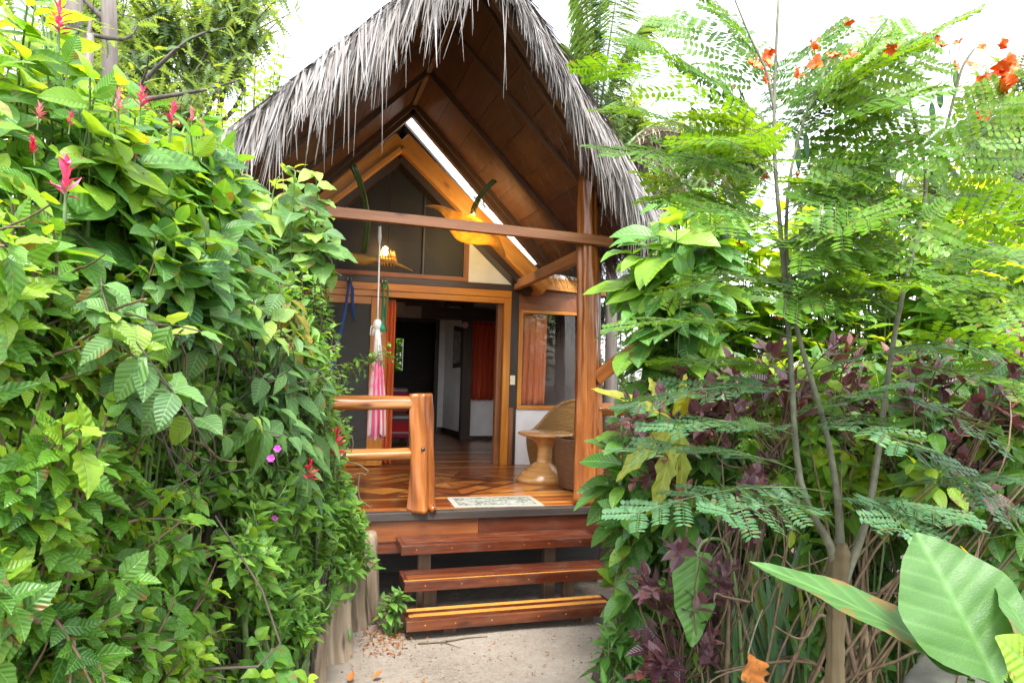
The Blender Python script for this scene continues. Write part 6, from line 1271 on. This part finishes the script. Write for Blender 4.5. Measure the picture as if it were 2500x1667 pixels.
for (x, y, bx, by) in ((2138, 115, 2080, 180), (2105, 90, 2078, 140), (2180, 110, 2190, 230), (2205, 98, 2200, 180), (2265, 95, 2215, 150), (2295, 115, 2215, 160), (2300, 160, 2200, 200), (2270, 215, 2190, 240), (1900, 120, 1890, 165), (1860, 150, 1885, 185), (1960, 120, 1885, 180), (1850, 110, 1880, 190), (1950, 75, 1900, 150), (2030, 85, 2078, 130), (1745, 145, 1776, 230), (1740, 185, 1774, 250), (1780, 110, 1784, 150), (2150, 130, 2078, 170), (2150, 185, 2090, 205), (2140, 230, 2100, 260)):
    m = MB(); m.tube(bez(ad(bx, by, DP), (ad(x, y, DP-.03)+ad(bx, by, DP))/2+UPV*.01, ad(x, y, DP-.03), 6), .0018, 5); m.build('flower_stalk', M_GREYSTEM, pk)
for k, (x, y, h) in enumerate(((2158, 222, 46), (2140, 262, 58), (1850, 335, 66), (1830, 350, 70), (2038, 345, 70), (2036, 400, 66), (2195, 180, 40))):
    lb = LB('oblong', 8, 4, 0, k); lb.add(ad(x, y-h/2, DP+.02), (.12, 0, -1), (-.3, -1, 0), h*1.1*DP/F_PX*S, .024, .1, .1, .4+.1*k); o = lb.build('seed_pod', L_PEACOCKLOW, pk); s_ = o.modifiers.new('solid', 'SOLIDIFY'); s_.thickness = .004
for k, (x, y) in enumerate(((1758, 405), (1685, 480), (1832, 405), (1790, 730), (2190, 630), (2050, 350), (1850, 600), (1700, 560))):
    lb = LB('lance', 4, 2, .1, k); rg = R_(170+k); c = ad(x, y, DP-.1)
    for j in range(9): lb.add(c, rg.normal(0, 1, 3), rg.normal(0, 1, 3), .022, .010, 1.2, .4)
    lb.build('dried_flower', M_BUDRED, pk)

# ================================================================== foreground and low plants
def leafset(name, label, cat, mat, items, shape, seed, stem=True, smat=None, nt=14, ns=8, ripple=.02, thick=0):
    root = thing(name, label, cat, tuple(ad(*items[0][0], items[0][2]))); st = Stems(7)
    for k, (p, e, d, d2, wpx, up, droop, fold, rn, mt) in enumerate(items):
        lb = LB(shape, nt, ns, ripple, seed+k); a = ad(*p, d); b_ = ad(*e, d2); L = np.linalg.norm(b_-a); D = unit(b_-a+np.array(up)*L*droop*.5); lb.add(a, D, up, L*1.05, wpx*S*(d+d2)/2/F_PX, droop, fold, rn)
        lb.build('leaf', mt or mat, root)
    return root, st
fp, st = leafset('large_leaf_plant', 'plant with very large pale green leaves in the bottom right foreground', 'plant', L_FORE, [
    ((2330, 1600), (1745, 1300), 1.15, 1.32, 165, (.15, -.35, .9), .30, .15, .35, None),
    ((2300, 1590), (2112, 1238), 1.12, 1.25, 300, (-.25, -.85, .5), .15, .12, .55, None),
    ((2230, 1560), (2095, 1395), 1.18, 1.22, 95, (-.6, -.5, .5), .1, .5, .25, None),
    ((2420, 1560), (2290, 1350), 1.10, 1.2, 170, (.3, -.8, .5), .2, .1, .75, None),
    ((2380, 1480), (2215, 1262), 1.22, 1.28, 60, (.7, -.5, .3), .2, .3, .5, L_GOLD),
    ((2420, 1600), (2310, 1470), 1.02, 1.0, 150, (-.3, -.7, .5), .5, .1, .9, L_CLOAK)], 'elliptic', 200)
b = ad(2330, 1700, 1.2); s2 = Stems(8)
for q in ((2330, 1600, 1.15), (2300, 1590, 1.12), (2230, 1560, 1.18), (2420, 1560, 1.10), (2380, 1480, 1.22), (2420, 1600, 1.02)): s2.add(bez(np.array([b[0], b[1], 0]), np.array([b[0], b[1], .7]), ad(*q), 10), .012, .006)
s2.build('stems', M_STEM, fp)
ap_, st = leafset('arrow_leaf_plant', 'arrow-shaped glossy green leaf hanging at the edge of the right bed', 'plant', L_GINGER, [((1602, 1265), (1590, 1475), 3.3, 3.2, 112, (-.1, -1, .25), .25, -.15, .62, None)], 'heart', 220, ripple=.05)
s2 = Stems(7); s2.add(np.concatenate([bez(ad(1602, 1272, 3.3), ad(1610, 1225, 3.35), ad(1660, 1240, 3.4), 8), bez(ad(1660, 1240, 3.4), ad(1700, 1260, 3.4), np.array([*ad(1720, 1300, 3.5)[:2], 0]), 8)[1:]]), .007, .010); s2.build('stalk', M_STEM, ap_)
yl, st = leafset('yellow_leaf_plant', 'plant with ragged yellow green leaves in front of the right rail', 'plant', L_YELLOW, [
    ((1540, 960), (1365, 895), 3.75, 3.8, 42, (-.2, -.6, .8), .3, .3, .8, None), ((1530, 945), (1492, 870), 3.75, 3.8, 34, (-.5, -.8, .2), .2, .2, .75, None), ((1545, 955), (1575, 862), 3.75, 3.8, 44, (.4, -.8, .2), .2, .2, .7, None), ((1560, 960), (1610, 872), 3.75, 3.85, 46, (.6, -.7, .3), .2, .2, .85, None),
    ((1550, 970), (1420, 1100), 3.7, 3.6, 52, (-.4, -.8, .5), .5, .2, .35, None), ((1555, 975), (1500, 1180), 3.7, 3.6, 56, (-.3, -.9, .3), .5, .2, .2, None), ((1560, 975), (1555, 1170), 3.7, 3.62, 50, (.2, -.9, .3), .5, .2, .15, None)], 'torn', 230, ripple=.06)
s2 = Stems(6); q = ad(1548, 968, 3.75); s2.add(bez(np.array([q[0]+.1, q[1]+.2, 0]), np.array([q[0]+.1, q[1]+.15, q[2]*.7]), q, 9), .014, .01); s2.build('stalk', M_STEM, yl)
dy, st = leafset('dead_leaf', 'curled orange brown dead leaf hanging among the stems at the bottom', 'dead leaf', L_DRY, [((1722, 1500), (1722, 1590), 2.9, 2.9, 85, (0, -1, .1), .4, .5, .75, None)], 'torn', 240, ripple=.08)
s2 = Stems(5); s2.add(bez(ad(1718, 1500, 2.9), ad(1740, 1420, 2.95), ad(1752, 1400, 3.0), 8), .004, .003); s2.build('stalk', M_GREYSTEM, dy)
ros = dict(shape='lance', L=.2, W=.05, nodes=6, span=.14, droop=(.3, .9), grav=.15, a0=35, a1=80, nt=9, ns=4, pair=3)
shrub('rosette_plant', 'small plant with a rosette of narrow leaves at the right edge of the path', 'plant', sample([(1390, 1430), (1440, 1420), (1450, 1480), (1400, 1500)], 5, R_(131), lambda x, y: 3.85, .15), [G(1420, 1000, 4.0)], ros, L_GINGER, M_STEM, 70, rndf=lambda t, r: r.uniform(.2, .7), rise=.05)
shrub('rosette_plant', 'narrow-leaved green plant below the rosette at the bottom of the path edge', 'plant', sample([(1370, 1520), (1470, 1500), (1480, 1600), (1390, 1600)], 7, R_(132), lambda x, y: 3.3, .2), [G(1440, 1000, 3.5)], dict(ros, L=.18), L_GINGER, M_STEM, 71, rndf=lambda t, r: r.uniform(.1, .6), rise=.05)
shrub('creeper', 'thin creeper with small pale green leaves under the arrow leaf', 'creeper', sample([(1500, 1330), (1600, 1240), (1650, 1300), (1620, 1500), (1560, 1540), (1480, 1480)], 26, R_(133), lambda x, y: 3.3, .3), [G(1560, 1000, 3.6), G(1620, 1000, 3.6)], dict(shape='ovate', L=.09, W=.05, nodes=3, span=.12, droop=(.4, 1), grav=.5, nt=6, ns=4), L_CLOAK, M_STEM, 72, rndf=lambda t, r: r.uniform(.3, .8), rise=.1, stem=(.003, .001))
st_b = MB(); 
for k, (x, y, r, lab) in enumerate(((2170, 1560, .16, 'mossy rock behind the pale trunk at the bottom right'), (1490, 1640, .10, 'dark mossy rock at the bottom of the right bed'))):
    g = ad(x, y, 3.1); bm = bmesh.new(); bmesh.ops.create_icosphere(bm, subdivisions=4, radius=r); rg = random.Random(k)
    for v in bm.verts: c = v.co.normalized(); v.co *= 1+.18*math.sin(c.x*4+k)+.14*math.sin(c.y*5+1)*math.cos(c.z*4)+.04*math.sin(c.x*17)*math.sin(c.z*19); v.co.z *= .7
    me = bpy.data.meshes.new('rock'); bm.to_mesh(me); bm.free(); me.shade_smooth(); o = link('rock', me, M_STONE); o.location = (g[0], g[1], max(0, g[2]-r*.2)); tag(o, lab, 'rock')
